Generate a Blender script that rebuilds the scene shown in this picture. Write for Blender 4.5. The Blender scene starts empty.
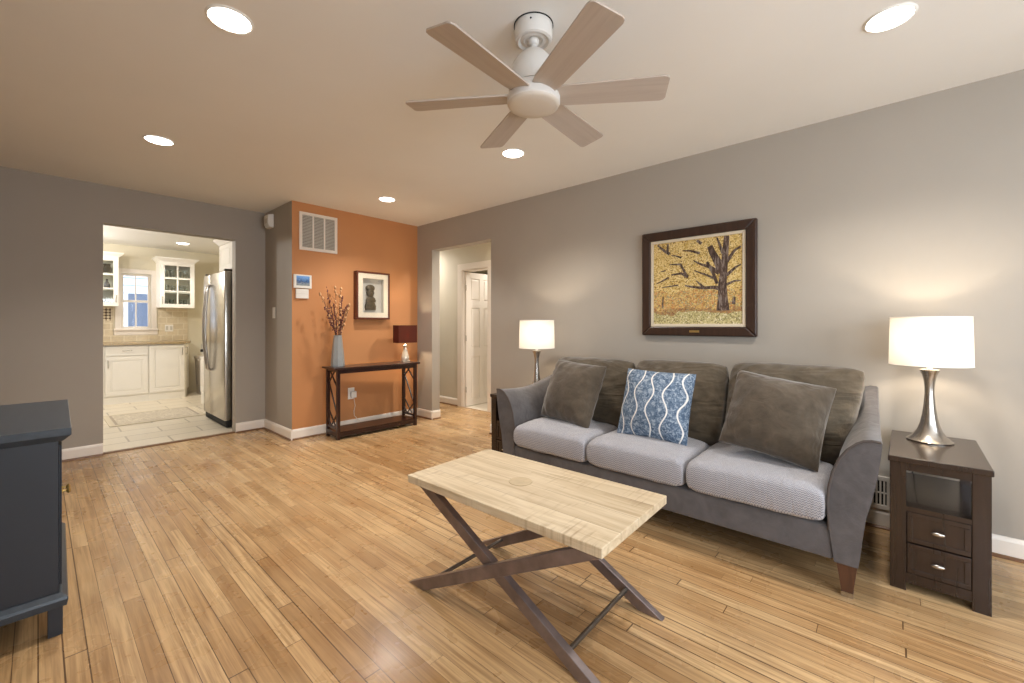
import bpy, bmesh, math, random
from mathutils import Vector, Matrix, noise
random.seed(7)
PI = math.pi
SC = bpy.context.scene
COL = SC.collection

# ------------------------------------------------------------------ camera, sky, exposure
FPX, V0, YAW, CAMH = 424.0, 324.8, 0.841, 1.1735          # focal length and horizon row for a 1024 x 683 frame
cd = bpy.data.cameras.new('camera'); cam = bpy.data.objects.new('camera', cd); COL.objects.link(cam)
cd.sensor_fit = 'HORIZONTAL'; cd.sensor_width = 36.0; cd.lens = 36.0 * FPX / 1024.0
cd.shift_y = -(341.5 - V0) / 1024.0
cd.clip_start = 0.02; cd.clip_end = 200
cam.location = (0, 0, CAMH); cam.rotation_euler = (PI / 2, 0, -YAW)
SC.camera = cam
SC.view_settings.view_transform = 'Standard'; SC.view_settings.look = 'None'
SC.view_settings.gamma = 1.0; SC.view_settings.use_curve_mapping = False
SC.view_settings.exposure = 0.22
SC.cycles.max_bounces = 10; SC.cycles.diffuse_bounces = 6; SC.cycles.glossy_bounces = 4
SC.cycles.transmission_bounces = 8; SC.cycles.transparent_max_bounces = 12
SC.cycles.sample_clamp_indirect = 2.5
SC.cycles.caustics_reflective = False; SC.cycles.caustics_refractive = False
SC.cycles.use_denoising = True; SC.cycles.use_adaptive_sampling = False; SC.cycles.use_light_tree = True
SC.cycles.use_guiding = True; SC.cycles.guiding_training_samples = 24

SKY_STRENGTH = 2.4
wd = bpy.data.worlds.new('sky'); SC.world = wd; wd.use_nodes = True
wnt = wd.node_tree; wbg = wnt.nodes['Background']
wbg.inputs[0].default_value = (0.72, 0.84, 1.0, 1); wbg.inputs[1].default_value = SKY_STRENGTH
wd.cycles.sampling_method = 'NONE'

LENS = 8.0            # emission of the recessed ceiling lenses
WARM = (1.0, 0.94, 0.87)
LAMP_W = 6.2
DAY_W = 82.0
SIDE_W = 34.0           # daylight through the front window
CAN_W = 56.0            # each recessed ceiling light           # bulbs of the two couch lamps
def bulb(name, loc, watts, col, r=0.03):
    l = bpy.data.lights.new(name, 'POINT'); l.energy = watts; l.color = col; l.shadow_soft_size = r
    o = bpy.data.objects.new(name, l); COL.objects.link(o); o.location = loc; return o

H = 2.44; XW = 3.257; YO = 4.547; YL = 5.305; XR = 1.723; XL = -0.42; YB = -2.3; YK = 9.1; XH = 4.05; T = 0.12
XKR = 2.3
# front window behind the viewpoint and the kitchen window both let the sky in
WF = (0.10, 2.00, 0.60, 2.10)         # x0,x1,z0,z1 in the back wall
WS = (-1.95, -0.45, 0.50, 1.80)       # y0,y1,z0,z1 in the left wall, beside the viewpoint
WK = (0.875, 1.245, 1.11, 2.0)        # kitchen window opening
def daylight(loc, rot, sx, sy, watts):
    l = bpy.data.lights.new('daylight', 'AREA'); l.shape = 'RECTANGLE'; l.size = sx; l.size_y = sy; l.energy = watts; l.color = (0.84, 0.92, 1.0)
    o = bpy.data.objects.new('daylight', l); COL.objects.link(o); o.location = loc; o.rotation_euler = rot
daylight(((WF[0]+WF[1])/2, YB-T-0.05, (WF[2]+WF[3])/2), (PI/2, 0, 0), WF[1]-WF[0], WF[3]-WF[2], DAY_W)
daylight((XL-T-0.05, (WS[0]+WS[1])/2, (WS[2]+WS[3])/2), (PI/2, 0, -PI/2), WS[1]-WS[0], WS[3]-WS[2], SIDE_W)
def downlight(name, x, y, z, watts, col, cone=132, r=0.06):
    l = bpy.data.lights.new(name, 'SPOT'); l.energy = watts; l.color = col; l.spot_size = math.radians(cone); l.spot_blend = 0.8; l.shadow_soft_size = r
    o = bpy.data.objects.new(name, l); COL.objects.link(o); o.location = (x, y, z); return o
downlight('hall_downlight', 3.72, 5.5, 2.40, 62, (1, 0.93, 0.84), 170)
downlight('hall_downlight', 3.68, 3.1, 2.40, 78, (1, 0.93, 0.84), 170)
downlight('bath_downlight', 4.85, 4.1, 2.40, 60, (1, 0.93, 0.84), 150)
bulb('kitchen_lamp', (0.0, 7.0, 2.2), 42, (1, 0.96, 0.91), 0.10)
bulb('kitchen_lamp', (0.1, 8.2, 2.2), 22, (1, 0.96, 0.91), 0.08)

# ------------------------------------------------------------------ helpers
def lin(c):
    c = c / 255.0
    return c / 12.92 if c <= 0.04045 else ((c + 0.055) / 1.055) ** 2.4
def rgb(r, g, b): return (lin(r), lin(g), lin(b), 1.0)

class NT:
    """small node-graph builder"""
    def __init__(s, name):
        s.m = bpy.data.materials.new(name); s.m.use_nodes = True
        s.t = s.m.node_tree; s.p = s.t.nodes['Principled BSDF']
    def n(s, typ, **kw):
        x = s.t.nodes.new(typ)
        for k, v in kw.items(): setattr(x, k, v)
        return x
    def put(s, sock, v):
        if v is None: return
        if isinstance(v, bpy.types.NodeSocket): s.t.links.new(v, sock)
        else:
            if hasattr(sock.default_value, '__len__') and not hasattr(v, '__len__'): v = (v,)*len(sock.default_value)
            if hasattr(sock.default_value, '__len__'): v = tuple(v)[:len(sock.default_value)]
            sock.default_value = v
    def math(s, op, a, b=None, c=None):
        x = s.n('ShaderNodeMath', operation=op); s.put(x.inputs[0], a); s.put(x.inputs[1], b); s.put(x.inputs[2], c); return x.outputs[0]
    def obj(s): return s.n('ShaderNodeTexCoord').outputs['Object']
    def sep(s, v):
        x = s.n('ShaderNodeSeparateXYZ'); s.put(x.inputs[0], v); return x.outputs
    def comb(s, x, y, z=0.0):
        c = s.n('ShaderNodeCombineXYZ'); s.put(c.inputs[0], x); s.put(c.inputs[1], y); s.put(c.inputs[2], z); return c.outputs[0]
    def scale(s, v, sc):
        x = s.n('ShaderNodeMapping'); s.put(x.inputs[0], v); x.inputs[3].default_value = sc; return x.outputs[0]
    def noise(s, v, scale, detail=3.0, rough=0.55, dist=0.0):
        x = s.n('ShaderNodeTexNoise'); s.put(x.inputs['Vector'], v); s.put(x.inputs['Scale'], scale)
        x.inputs['Detail'].default_value = detail; x.inputs['Roughness'].default_value = rough; x.inputs['Distortion'].default_value = dist
        return x.outputs[0]
    def white(s, v):
        x = s.n('ShaderNodeTexWhiteNoise', noise_dimensions='2D'); s.put(x.inputs[0], v); return x.outputs[0]
    def ramp(s, f, stops, interp='LINEAR'):
        x = s.n('ShaderNodeValToRGB'); s.put(x.inputs[0], f); r = x.color_ramp; r.interpolation = interp
        while len(r.elements) > 1: r.elements.remove(r.elements[-1])
        r.elements[0].position = stops[0][0]; r.elements[0].color = stops[0][1]
        for p, c in stops[1:]:
            e = r.elements.new(p); e.color = c
        return x.outputs[0]
    def mix(s, f, a, b, mode='MIX'):
        x = s.n('ShaderNodeMix', data_type='RGBA', blend_type=mode)
        s.put(x.inputs[0], f); s.put(x.inputs[6], a); s.put(x.inputs[7], b); return x.outputs[2]
    def bump(s, h, strength=0.2, dist=0.01):
        x = s.n('ShaderNodeBump'); x.inputs['Strength'].default_value = strength; x.inputs['Distance'].default_value = dist
        s.put(x.inputs['Height'], h); s.put(s.p.inputs['Normal'], x.outputs[0])
    def fin(s, col=None, rough=None, metal=None, spec=None, **kw):
        s.put(s.p.inputs['Base Color'], col); s.put(s.p.inputs['Roughness'], rough); s.put(s.p.inputs['Metallic'], metal)
        s.put(s.p.inputs['Specular IOR Level'], spec)
        for k, v in kw.items(): s.put(s.p.inputs[k.replace('_', ' ')], v)
        return s.m

def shade(c, k): return (min(1, c[0]*k), min(1, c[1]*k), min(1, c[2]*k), 1)

def plain(name, c, rough=0.5, metal=0.0, var=0.06, vs=8.0, bump=0.0, bs=200.0, spec=0.5, **kw):
    t = NT(name); o = t.obj()
    f = t.noise(o, vs, 3)
    col = t.ramp(f, [(0.3, shade(c, 1-var)), (0.7, shade(c, 1+var))])
    if bump: t.bump(t.noise(o, bs, 2), bump, 0.002)
    return t.fin(col, rough, metal, spec, **kw)

def woody(name, dark, light, axis='Y', rough=0.35, scale=1.0, coat=0.0):
    t = NT(name); o = t.obj()
    sc = {'X': (3, 45, 45), 'Y': (45, 3, 45), 'Z': (45, 45, 3)}[axis]
    f = t.noise(t.scale(o, tuple(v*scale for v in sc)), 1.0, 4, 0.6, 0.6)
    col = t.ramp(f, [(0.25, dark), (0.75, light)])
    if rough > 0.3: t.bump(f, 0.03, 0.002)
    return t.fin(col, rough, 0.0, 0.5, Coat_Weight=coat)

def floor_mat():
    t = NT('oak_strip_floor'); o = t.obj(); s = t.sep(o)
    w, L = 0.060, 1.05
    xr = t.math('DIVIDE', s[0], w); row = t.math('FLOOR', xr)
    off = t.math('MULTIPLY', t.white(t.comb(row, 3.7)), L*3)
    yr = t.math('DIVIDE', t.math('ADD', s[1], off), L); colm = t.math('FLOOR', yr)
    rnd = t.white(t.comb(row, colm)); rnd2 = t.white(t.comb(colm, t.math('ADD', row, 57.3)))
    tone = t.ramp(rnd, [(0.0, rgb(164,127,84)), (0.3, rgb(184,147,102)), (0.65, rgb(196,160,114)), (1.0, rgb(210,177,131))])
    # grain: fine streaks along the strip and elongated cathedral figure
    v = t.comb(t.math('ADD', t.math('MULTIPLY', s[0], 75), t.math('MULTIPLY', rnd, 40)), t.math('ADD', t.math('MULTIPLY', s[1], 2.2), t.math('MULTIPLY', rnd2, 30)))
    g1 = t.noise(v, 1.0, 4, 0.65, 0.4)
    v2 = t.comb(t.math('ADD', t.math('MULTIPLY', s[0], 13), t.math('MULTIPLY', rnd2, 50)), t.math('ADD', t.math('MULTIPLY', s[1], 0.42), t.math('MULTIPLY', rnd, 50)))
    g2 = t.math('SINE', t.math('MULTIPLY', t.noise(v2, 1.0, 1, 0.4, 0.0), 42))
    g2 = t.math('POWER', t.math('MULTIPLY', t.math('ADD', g2, 1.0), 0.5), 2.5)
    g3 = t.ramp(t.noise(t.comb(t.math('MULTIPLY', s[0], 7), t.math('MULTIPLY', s[1], 1.1)), 1.0, 3, 0.6), [(0.40, (0,0,0,1)), (0.66, (1,1,1,1))])
    col = t.mix(t.math('MULTIPLY', t.ramp(g1, [(0.38, (1,1,1,1)), (0.58, (0,0,0,1))]), 0.62), tone, rgb(130,94,58))
    col = t.mix(t.math('MULTIPLY', t.math('MULTIPLY', g2, g3), 0.50), col, rgb(132,95,58))
    col = t.mix(t.ramp(t.noise(o, 1.1, 3, 0.6), [(0.40, (0.0,)*3+(1,)), (0.7, (0.35,)*3+(1,))]), col, rgb(222,192,148))
    col = t.mix(t.ramp(t.noise(t.scale(o, (6, 1.2, 1)), 1.0, 3, 0.6), [(0.52, (0,0,0,1)), (0.72, (0.35,)*3+(1,))]), col, rgb(150,104,62))
    grain = g1
    # seams
    fx = t.math('FRACT', xr); dx = t.math('MULTIPLY', t.math('MINIMUM', fx, t.math('SUBTRACT', 1.0, fx)), w)
    fy = t.math('FRACT', yr); dy = t.math('MULTIPLY', t.math('MINIMUM', fy, t.math('SUBTRACT', 1.0, fy)), L)
    dmin = t.math('MINIMUM', dx, dy)
    gapw = t.math('ADD', 0.0006, t.math('MULTIPLY', t.math('POWER', t.white(t.comb(row, 9.1)), 2.0), 0.0022))
    seam = t.math('LESS_THAN', dmin, gapw)
    col = t.mix(t.math('MULTIPLY', seam, 0.85), col, rgb(66,40,20))
    h = t.math('ADD', t.math('MULTIPLY', grain, 0.25), t.math('MULTIPLY', t.math('SUBTRACT', 1.0, seam), 0.8))
    h = t.math('ADD', h, t.math('MULTIPLY', t.noise(o, 9.0, 2), 0.9))
    t.bump(h, 0.16, 0.004)
    rough = t.ramp(t.noise(o, 5.0, 3), [(0.3, (0.22,)*3+(1,)), (0.7, (0.36,)*3+(1,))])
    return t.fin(col, rough, 0.0, 0.5)

def brick_mat(name, c1, c2, mortar, bw, bh, plane='XY', msize=0.004, rough=0.4, mott=0.15, offset=0.5):
    t = NT(name); s = t.sep(t.obj())
    v = {'XY': t.comb(s[0], s[1]), 'XZ': t.comb(s[0], s[2]), 'YZ': t.comb(s[1], s[2])}[plane]
    b = t.n('ShaderNodeTexBrick'); t.put(b.inputs['Vector'], v)
    b.offset = offset
    for k, val in (('Color1', c1), ('Color2', c2), ('Mortar', mortar)): b.inputs[k].default_value = val
    b.inputs['Scale'].default_value = 1.0; b.inputs['Mortar Size'].default_value = msize
    b.inputs['Brick Width'].default_value = bw; b.inputs['Row Height'].default_value = bh; b.inputs['Bias'].default_value = 0.0
    nz = t.noise(t.obj(), 30, 4, 0.6)
    col = t.mix(mott, b.outputs[0], t.ramp(nz, [(0.3, shade(c1, 0.7)), (0.7, shade(c1, 1.15))]))
    t.bump(t.math('SUBTRACT', 1.0, b.outputs[1]), 0.25, 0.003)
    return t.fin(col, rough)

def suede(name, c, var=0.16, vs=6.0, sheen=0.35, folds=0.0):
    t = NT(name); o = t.obj()
    f = t.noise(o, vs, 5, 0.62, 1.2); g = t.noise(o, 160, 2)
    w = t.noise(o, vs*2.7, 4, 0.6, 0.8)
    k = t.math('ADD', t.math('MULTIPLY', f, 0.6), t.math('MULTIPLY', w, 0.4))
    col = t.ramp(k, [(0.36, shade(c, 1-var*1.5)), (0.50, c), (0.64, shade(c, 1+var*1.6))])
    h = t.math('ADD', t.noise(o, 11, 3, 0.55, 0.8), t.math('MULTIPLY', g, 0.10))
    if folds:
        rot = t.n('ShaderNodeMapping'); t.put(rot.inputs[0], o); rot.inputs[2].default_value = (0.5, 0.25, 0.3); rot.inputs[3].default_value = (3.2, 3.2, 13)
        fo = t.noise(rot.outputs[0], 1.0, 2, 0.5, 1.1)
        h = t.math('ADD', h, t.math('MULTIPLY', t.math('POWER', fo, 2.0), folds))
    t.bump(h, 0.34, 0.016)
    return t.fin(col, 0.85, 0.0, 0.2, Sheen_Weight=sheen, Sheen_Roughness=0.45)

def chevron_mat():
    t = NT('grey_herringbone_cloth'); s = t.sep(t.obj())
    zig = t.math('PINGPONG', s[1], 0.006)
    q = t.math('FRACT', t.math('DIVIDE', t.math('ADD', t.math('ADD', s[0], t.math('MULTIPLY', s[2], 1.0)), t.math('MULTIPLY', zig, 1.2)), 0.011))
    f = t.math('LESS_THAN', q, 0.45)
    col = t.mix(f, rgb(178,177,180), rgb(124,123,132))
    wr = t.noise(t.scale(t.obj(), (5, 14, 5)), 1.6, 3, 0.6, 1.0)
    t.bump(t.math('ADD', wr, t.math('MULTIPLY', f, 0.05)), 0.30, 0.02)
    return t.fin(col, 0.9, 0, 0.2, Sheen_Weight=0.2)

def blue_pillow_mat():
    t = NT('blue_wavy_cloth'); s = t.sep(t.obj())
    u = t.math('DIVIDE', t.math('ADD', s[0], 0.225), 0.45); v = s[1]
    pp = t.math('PINGPONG', t.math('MULTIPLY', u, 2.5), 0.5)
    tgt = t.math('ADD', 0.25, t.math('MULTIPLY', t.math('SINE', t.math('MULTIPLY', v, 30.0)), 0.10))
    dlt = t.math('ABSOLUTE', t.math('SUBTRACT', pp, tgt))
    line = t.math('LESS_THAN', dlt, 0.024)
    dots = t.noise(t.obj(), 55, 3, 0.7, 1.0)
    base = t.ramp(dots, [(0.36, rgb(66,84,106)), (0.50, rgb(98,116,138)), (0.64, rgb(160,172,184))])
    col = t.mix(line, base, rgb(226,224,220))
    t.bump(t.math('ADD', t.math('MULTIPLY', line, 0.4), t.noise(t.obj(), 9, 3)), 0.3, 0.008)
    return t.fin(col, 0.9, 0, 0.2)

def table_top_mat():
    t = NT('pale_mango_wood'); s = t.sep(t.obj())
    w = 0.138
    r = t.math('DIVIDE', t.math('ADD', s[0], 0.276), w); row = t.math('FLOOR', r)
    rnd = t.white(t.comb(row, 5.2))
    v = t.comb(t.math('ADD', t.math('MULTIPLY', s[0], 30), t.math('MULTIPLY', rnd, 20)), t.math('ADD', t.math('MULTIPLY', s[1], 2.2), t.math('MULTIPLY', rnd, 9)), t.math('MULTIPLY', s[2], 30))
    g = t.noise(v, 1.0, 5, 0.6, 0.7)
    saw = t.noise(t.comb(t.math('MULTIPLY', s[0], 5), t.math('MULTIPLY', s[1], 75)), 1.0, 3, 0.6, 0.2)
    patch = t.noise(t.obj(), 5.0, 3, 0.6, 0.6)
    col = t.ramp(g, [(0.2, rgb(158,136,106)), (0.45, rgb(200,181,150)), (0.75, rgb(226,211,184))])
    col = t.mix(t.math('MULTIPLY', rnd, 0.22), col, rgb(168,146,116))
    m = t.math('MULTIPLY', t.ramp(saw, [(0.5, (0,0,0,1)), (0.66, (1,1,1,1))]), t.ramp(patch, [(0.46, (0,0,0,1)), (0.66, (0.6,0.6,0.6,1))]))
    col = t.mix(m, col, rgb(140,112,80))
    fx = t.math('FRACT', r); dx = t.math('MULTIPLY', t.math('MINIMUM', fx, t.math('SUBTRACT', 1.0, fx)), w)
    col = t.mix(t.math('MULTIPLY', t.math('LESS_THAN', dx, 0.0012), 0.55), col, rgb(110,84,54))
    t.bump(t.math('ADD', g, saw), 0.08, 0.003)
    return t.fin(col, 0.45)

def painting_mat():
    t = NT('autumn_leaves_paint'); o = t.obj(); s = t.sep(o)
    vor = t.n('ShaderNodeTexVoronoi'); t.put(vor.inputs['Vector'], o); vor.inputs['Scale'].default_value = 130
    vs_ = t.sep(vor.outputs['Color'])
    leaf = t.ramp(vs_[0], [(0.0, rgb(108,82,42)), (0.12, rgb(172,136,64)), (0.4, rgb(206,174,98)), (0.75, rgb(224,198,134)), (1.0, rgb(236,214,158))])
    low = t.ramp(vs_[1], [(0.0, rgb(74,60,42)), (0.2, rgb(170,118,56)), (0.42, rgb(196,104,62)), (0.52, rgb(206,170,96)), (0.85, rgb(214,186,116)), (0.93, rgb(92,112,108)), (1.0, rgb(110,130,120))])
    gnd = t.ramp(vs_[2], [(0.0, rgb(116,104,62)), (0.3, rgb(176,164,108)), (0.8, rgb(204,190,138)), (1.0, rgb(226,216,180))])
    z = t.math('ADD', s[2], t.math('MULTIPLY', t.math('SUBTRACT', t.noise(o, 9, 3), 0.5), 0.14))
    col = t.mix(t.math('MULTIPLY', t.math('LESS_THAN', z, 0.34), 0.62), leaf, low)
    col = t.mix(t.math('MULTIPLY', t.math('LESS_THAN', z, 0.205), 0.45), col, rgb(112,66,48))
    col = t.mix(t.math('LESS_THAN', z, 0.175), col, gnd)
    t.bump(vor.outputs[0], 0.2, 0.002)
    return t.fin(col, 0.6)

def clear_mat(name, tint=(1, 1, 1, 1), amt=0.9):
    t = NT(name)
    tr = t.n('ShaderNodeBsdfTransparent'); tr.inputs[0].default_value = tint
    gl = t.n('ShaderNodeBsdfGlossy'); gl.inputs['Roughness'].default_value = 0.03
    mx = t.n('ShaderNodeMixShader'); mx.inputs[0].default_value = 1 - amt
    t.t.links.new(tr.outputs[0], mx.inputs[1]); t.t.links.new(gl.outputs[0], mx.inputs[2])
    t.t.links.new(mx.outputs[0], t.t.nodes['Material Output'].inputs[0])
    return t.m

def emit_mat(name, c, strength):
    t = NT(name); t.put(t.p.inputs['Base Color'], (0.8, 0.8, 0.8, 1))
    t.put(t.p.inputs['Emission Color'], c); t.put(t.p.inputs['Emission Strength'], strength)
    t.m.cycles.emission_sampling = 'NONE'
    return t.m

def shade_mat(name, c, trans):
    t = NT(name)
    df = t.n('ShaderNodeBsdfDiffuse'); df.inputs[0].default_value = c
    tl = t.n('ShaderNodeBsdfTranslucent'); tl.inputs[0].default_value = c
    f = t.noise(t.scale(t.obj(), (300, 300, 300)), 1.0, 2)
    mx = t.n('ShaderNodeMixShader'); t.put(mx.inputs[0], t.math('ADD', trans-0.03, t.math('MULTIPLY', f, 0.06)))
    t.t.links.new(df.outputs[0], mx.inputs[1]); t.t.links.new(tl.outputs[0], mx.inputs[2])
    t.t.links.new(mx.outputs[0], t.t.nodes['Material Output'].inputs[0])
    return t.m

def rug_mat():
    t = NT('beige_kitchen_rug'); o = t.obj(); s = t.sep(o)
    nz = t.noise(o, 16, 3, 0.6, 1.5)
    col = t.ramp(nz, [(0.40, rgb(206,196,176)), (0.50, rgb(172,160,142)), (0.58, rgb(214,205,186))])
    ax = t.math('ABSOLUTE', s[0]); ay = t.math('ABSOLUTE', s[1])
    e = t.math('MAXIMUM', t.math('SUBTRACT', ax, 0.46), t.math('SUBTRACT', ay, 0.42))
    b1 = t.math('MULTIPLY', t.math('GREATER_THAN', e, -0.08), t.math('LESS_THAN', e, -0.055))
    col = t.mix(b1, col, rgb(160,148,130))
    b2 = t.math('GREATER_THAN', e, -0.05)
    col = t.mix(b2, col, rgb(205,194,172))
    return t.fin(col, 0.95)

def siding_mat():
    t = NT('white_siding'); s = t.sep(t.obj())
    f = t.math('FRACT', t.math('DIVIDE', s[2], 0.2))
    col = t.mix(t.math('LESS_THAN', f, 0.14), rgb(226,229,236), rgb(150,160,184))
    return t.fin(col, 0.7)

M = dict(
    floor=floor_mat(),
    wall=plain('greige_wall_paint', rgb(166,158,147), 0.62, var=0.015, vs=2.5, bump=0.05, bs=260),
    orange=plain('orange_wall_paint', rgb(196,136,86), 0.6, var=0.02, vs=2.5, bump=0.05, bs=260),
    ceil=plain('ceiling_paint', rgb(236,234,229), 0.8, var=0.012, vs=2, bump=0.04, bs=240),
    kwall=plain('beige_kitchen_paint', rgb(220,212,190), 0.6, var=0.015, vs=2.5),
    hwall=plain('cream_hall_paint', rgb(212,206,190), 0.6, var=0.015, vs=2.5),
    trim=plain('white_trim_paint', rgb(236,228,218), 0.35, var=0.015, vs=5),
    shoe=woody('stained_shoe_wood', rgb(96,62,34), rgb(132,92,54), 'Y'),
    white=plain('white_cabinet_paint', rgb(243,239,230), 0.4, var=0.012, vs=5),
    fanwhite=plain('white_fan_metal', rgb(222,218,212), 0.35, var=0.01),
    blade=woody('greyed_white_blade', rgb(176,162,150), rgb(196,184,172), 'X', 0.5, 0.6),
    bowl=plain('frosted_bowl', rgb(214,206,194), 0.35, var=0.01),
    plastic=plain('white_plastic', rgb(236,233,226), 0.4, var=0.01),
    dark=plain('black_hole', rgb(20,18,17), 0.7, var=0.02),
    espresso=woody('espresso_wood', rgb(40,28,22), rgb(52,37,29), 'Z', 0.24, 0.6, 0.2),
    console=woody('dark_mahogany', rgb(36,19,16), rgb(54,28,22), 'X', 0.3, 0.8, 0.25),
    brownwood=woody('brown_wood', rgb(70,46,34), rgb(92,62,46), 'Z', 0.35),
    frame=woody('dark_frame_wood', rgb(44,28,20), rgb(66,44,32), 'Z', 0.35),
    redframe=woody('red_brown_frame_wood', rgb(80,36,20), rgb(108,52,30), 'Z', 0.35),
    liner=plain('cream_liner', rgb(216,202,178), 0.7, var=0.03),
    mat=plain('cream_mat_board', rgb(232,222,200), 0.8, var=0.02),
    greymat=plain('grey_backing_board', rgb(196,192,182), 0.8, var=0.03),
    bronze=plain('dark_bronze', rgb(88,78,60), 0.45, 0.35, var=0.3, vs=40, bump=0.2, bs=60),
    brass=plain('brass', rgb(206,176,110), 0.3, 0.9, var=0.04),
    nickel=plain('brushed_nickel', rgb(196,190,182), 0.26, 1.0, var=0.05, vs=30),
    steel=plain('stainless_steel', rgb(198,192,182), 0.24, 1.0, var=0.03, vs=3),
    steelside=plain('dark_fridge_side', rgb(84,76,68), 0.3, 0.6, var=0.05),
    iron=plain('brown_iron', rgb(128,117,116), 0.30, 0.6, var=0.22, vs=14, bump=0.08, bs=90),
    rod=plain('dull_steel_rod', rgb(112,104,96), 0.35, 0.8, var=0.2, vs=30),
    tabletop=table_top_mat(),
    plug=plain('grey_disc', rgb(188,168,136), 0.5, 0.0, var=0.08, vs=30),
    taupe=suede('taupe_microsuede', rgb(90,86,86), 0.12, 5, 0.3),
    cushion=suede('olive_brown_suede', rgb(84,74,60), 0.15, 6, 0.35, 5.0),
    throw=suede('brown_grey_plush', rgb(82,72,60), 0.16, 8, 0.4, 3.5),
    welt=plain('dark_welt', rgb(78,70,66), 0.8, var=0.05),
    chevron=chevron_mat(), blue=blue_pillow_mat(),
    canvas=painting_mat(),
    bark=None,
    navy=plain('blue_black_paint', rgb(40,45,53), 0.4, var=0.04, vs=6),
    navytop=woody('blue_black_top', rgb(52,60,69), rgb(62,71,80), 'Y', 0.32),
    vase=plain('grey_ceramic', rgb(150,153,153), 0.45, var=0.05, vs=20),
    twig=plain('dry_twig', rgb(92,62,50), 0.8, var=0.2, vs=40),
    bud=plain('pale_blossom', rgb(206,160,116), 0.8, var=0.15, vs=60),
    budred=plain('dusky_bud', rgb(120,72,70), 0.8, var=0.2, vs=60),
    shade=shade_mat('white_linen_shade', (0.84, 0.80, 0.73, 1), 0.14),
    redshade=shade_mat('red_brown_shade', rgb(96,54,44), 0.25),
    crystal=plain('silvered_glass', rgb(226,214,196), 0.15, 0.35, var=0.15, vs=40),
    cord=plain('white_cord', rgb(230,222,210), 0.5, var=0.01),
    bcord=plain('black_cord', rgb(26,24,22), 0.5, var=0.01),
    screen=None,
    ktile=brick_mat('cream_floor_tile', rgb(226,216,196), rgb(214,203,182), rgb(158,146,126), 0.61, 0.30, 'XY', 0.008, 0.3, 0.12),
    btile=plain('cream_bath_tile', rgb(224,214,196), 0.4, var=0.03),
    splash=brick_mat('travertine_splash', rgb(218,204,176), rgb(196,181,152), rgb(230,221,200), 0.152, 0.10, 'XZ', 0.006, 0.45, 0.3),
    mosaic=None,
    granite=plain('speckled_granite', rgb(164,144,108), 0.25, var=0.35, vs=120),
    glass=clear_mat('window_glass', (1, 1, 1, 1), 0.94),
    cabglass=clear_mat('cabinet_glass', (0.95, 0.97, 0.95, 1), 0.92),
    artglass=clear_mat('picture_glass', (1, 1, 1, 1), 0.965),
    tumbler=clear_mat('clear_tumbler', (0.82, 0.84, 0.82, 1), 0.8),
    darkware=plain('dark_stoneware', rgb(72,58,46), 0.4, var=0.2),
    bin=plain('grey_bin', rgb(176,168,158), 0.4, 0.2, var=0.04),
    towel=plain('white_towel', rgb(236,230,220), 0.95, var=0.03, bump=0.3, bs=150),
    rug=rug_mat(), siding=siding_mat(),
    bluewin=plain('blue_grey_pane', rgb(104,112,128), 0.3, var=0.05),
    lens=emit_mat('lit_lens', WARM + (1,), LENS),
    klens=emit_mat('lit_kitchen_lens', WARM + (1,), 16),
)
def screen_mat():
    t = NT('thermostat_screen'); o = t.obj(); s = t.sep(o)
    nz = t.noise(o, 45, 4, 0.7)
    f = t.math('ADD', t.math('MULTIPLY', t.math('SUBTRACT', s[2], 0.02), 7.0), t.math('MULTIPLY', nz, 0.6))
    col = t.ramp(f, [(0.25, rgb(60,66,64)), (0.45, rgb(120,126,128)), (0.62, rgb(54,72,104)), (0.95, rgb(96,132,176))])
    t.put(t.p.inputs['Emission Color'], col); t.put(t.p.inputs['Emission Strength'], 0.6)
    return t.fin(col, 0.2)
M['screen'] = screen_mat()
def bark_mat():
    t = NT('painted_bark'); o = t.obj()
    f = t.noise(t.scale(o, (60, 60, 14)), 1.0, 4, 0.7, 1.0)
    t.bump(f, 0.2, 0.002)
    return t.fin(t.ramp(f, [(0.36, rgb(44,30,26)), (0.50, rgb(84,62,50)), (0.60, rgb(136,122,112))]), 0.6)
M['bark'] = bark_mat()
def mosaic_mat():
    t = NT('diamond_mosaic'); s = t.sep(t.obj())
    a = t.math('ADD', s[0], s[2]); b = t.math('SUBTRACT', s[0], s[2])
    c = t.n('ShaderNodeTexChecker'); t.put(c.inputs[0], t.comb(a, b)); c.inputs[3].default_value = 22
    c.inputs[1].default_value = rgb(222,208,176); c.inputs[2].default_value = rgb(96,74,52)
    return t.fin(c.outputs[0], 0.4)
M['mosaic'] = mosaic_mat()

def rootmat(o):
    m = Matrix.Identity(4)
    while o is not None:
        m = Matrix.LocRotScale(o.location, o.rotation_euler, None) @ m
        o = o.parent
    return m

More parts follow.
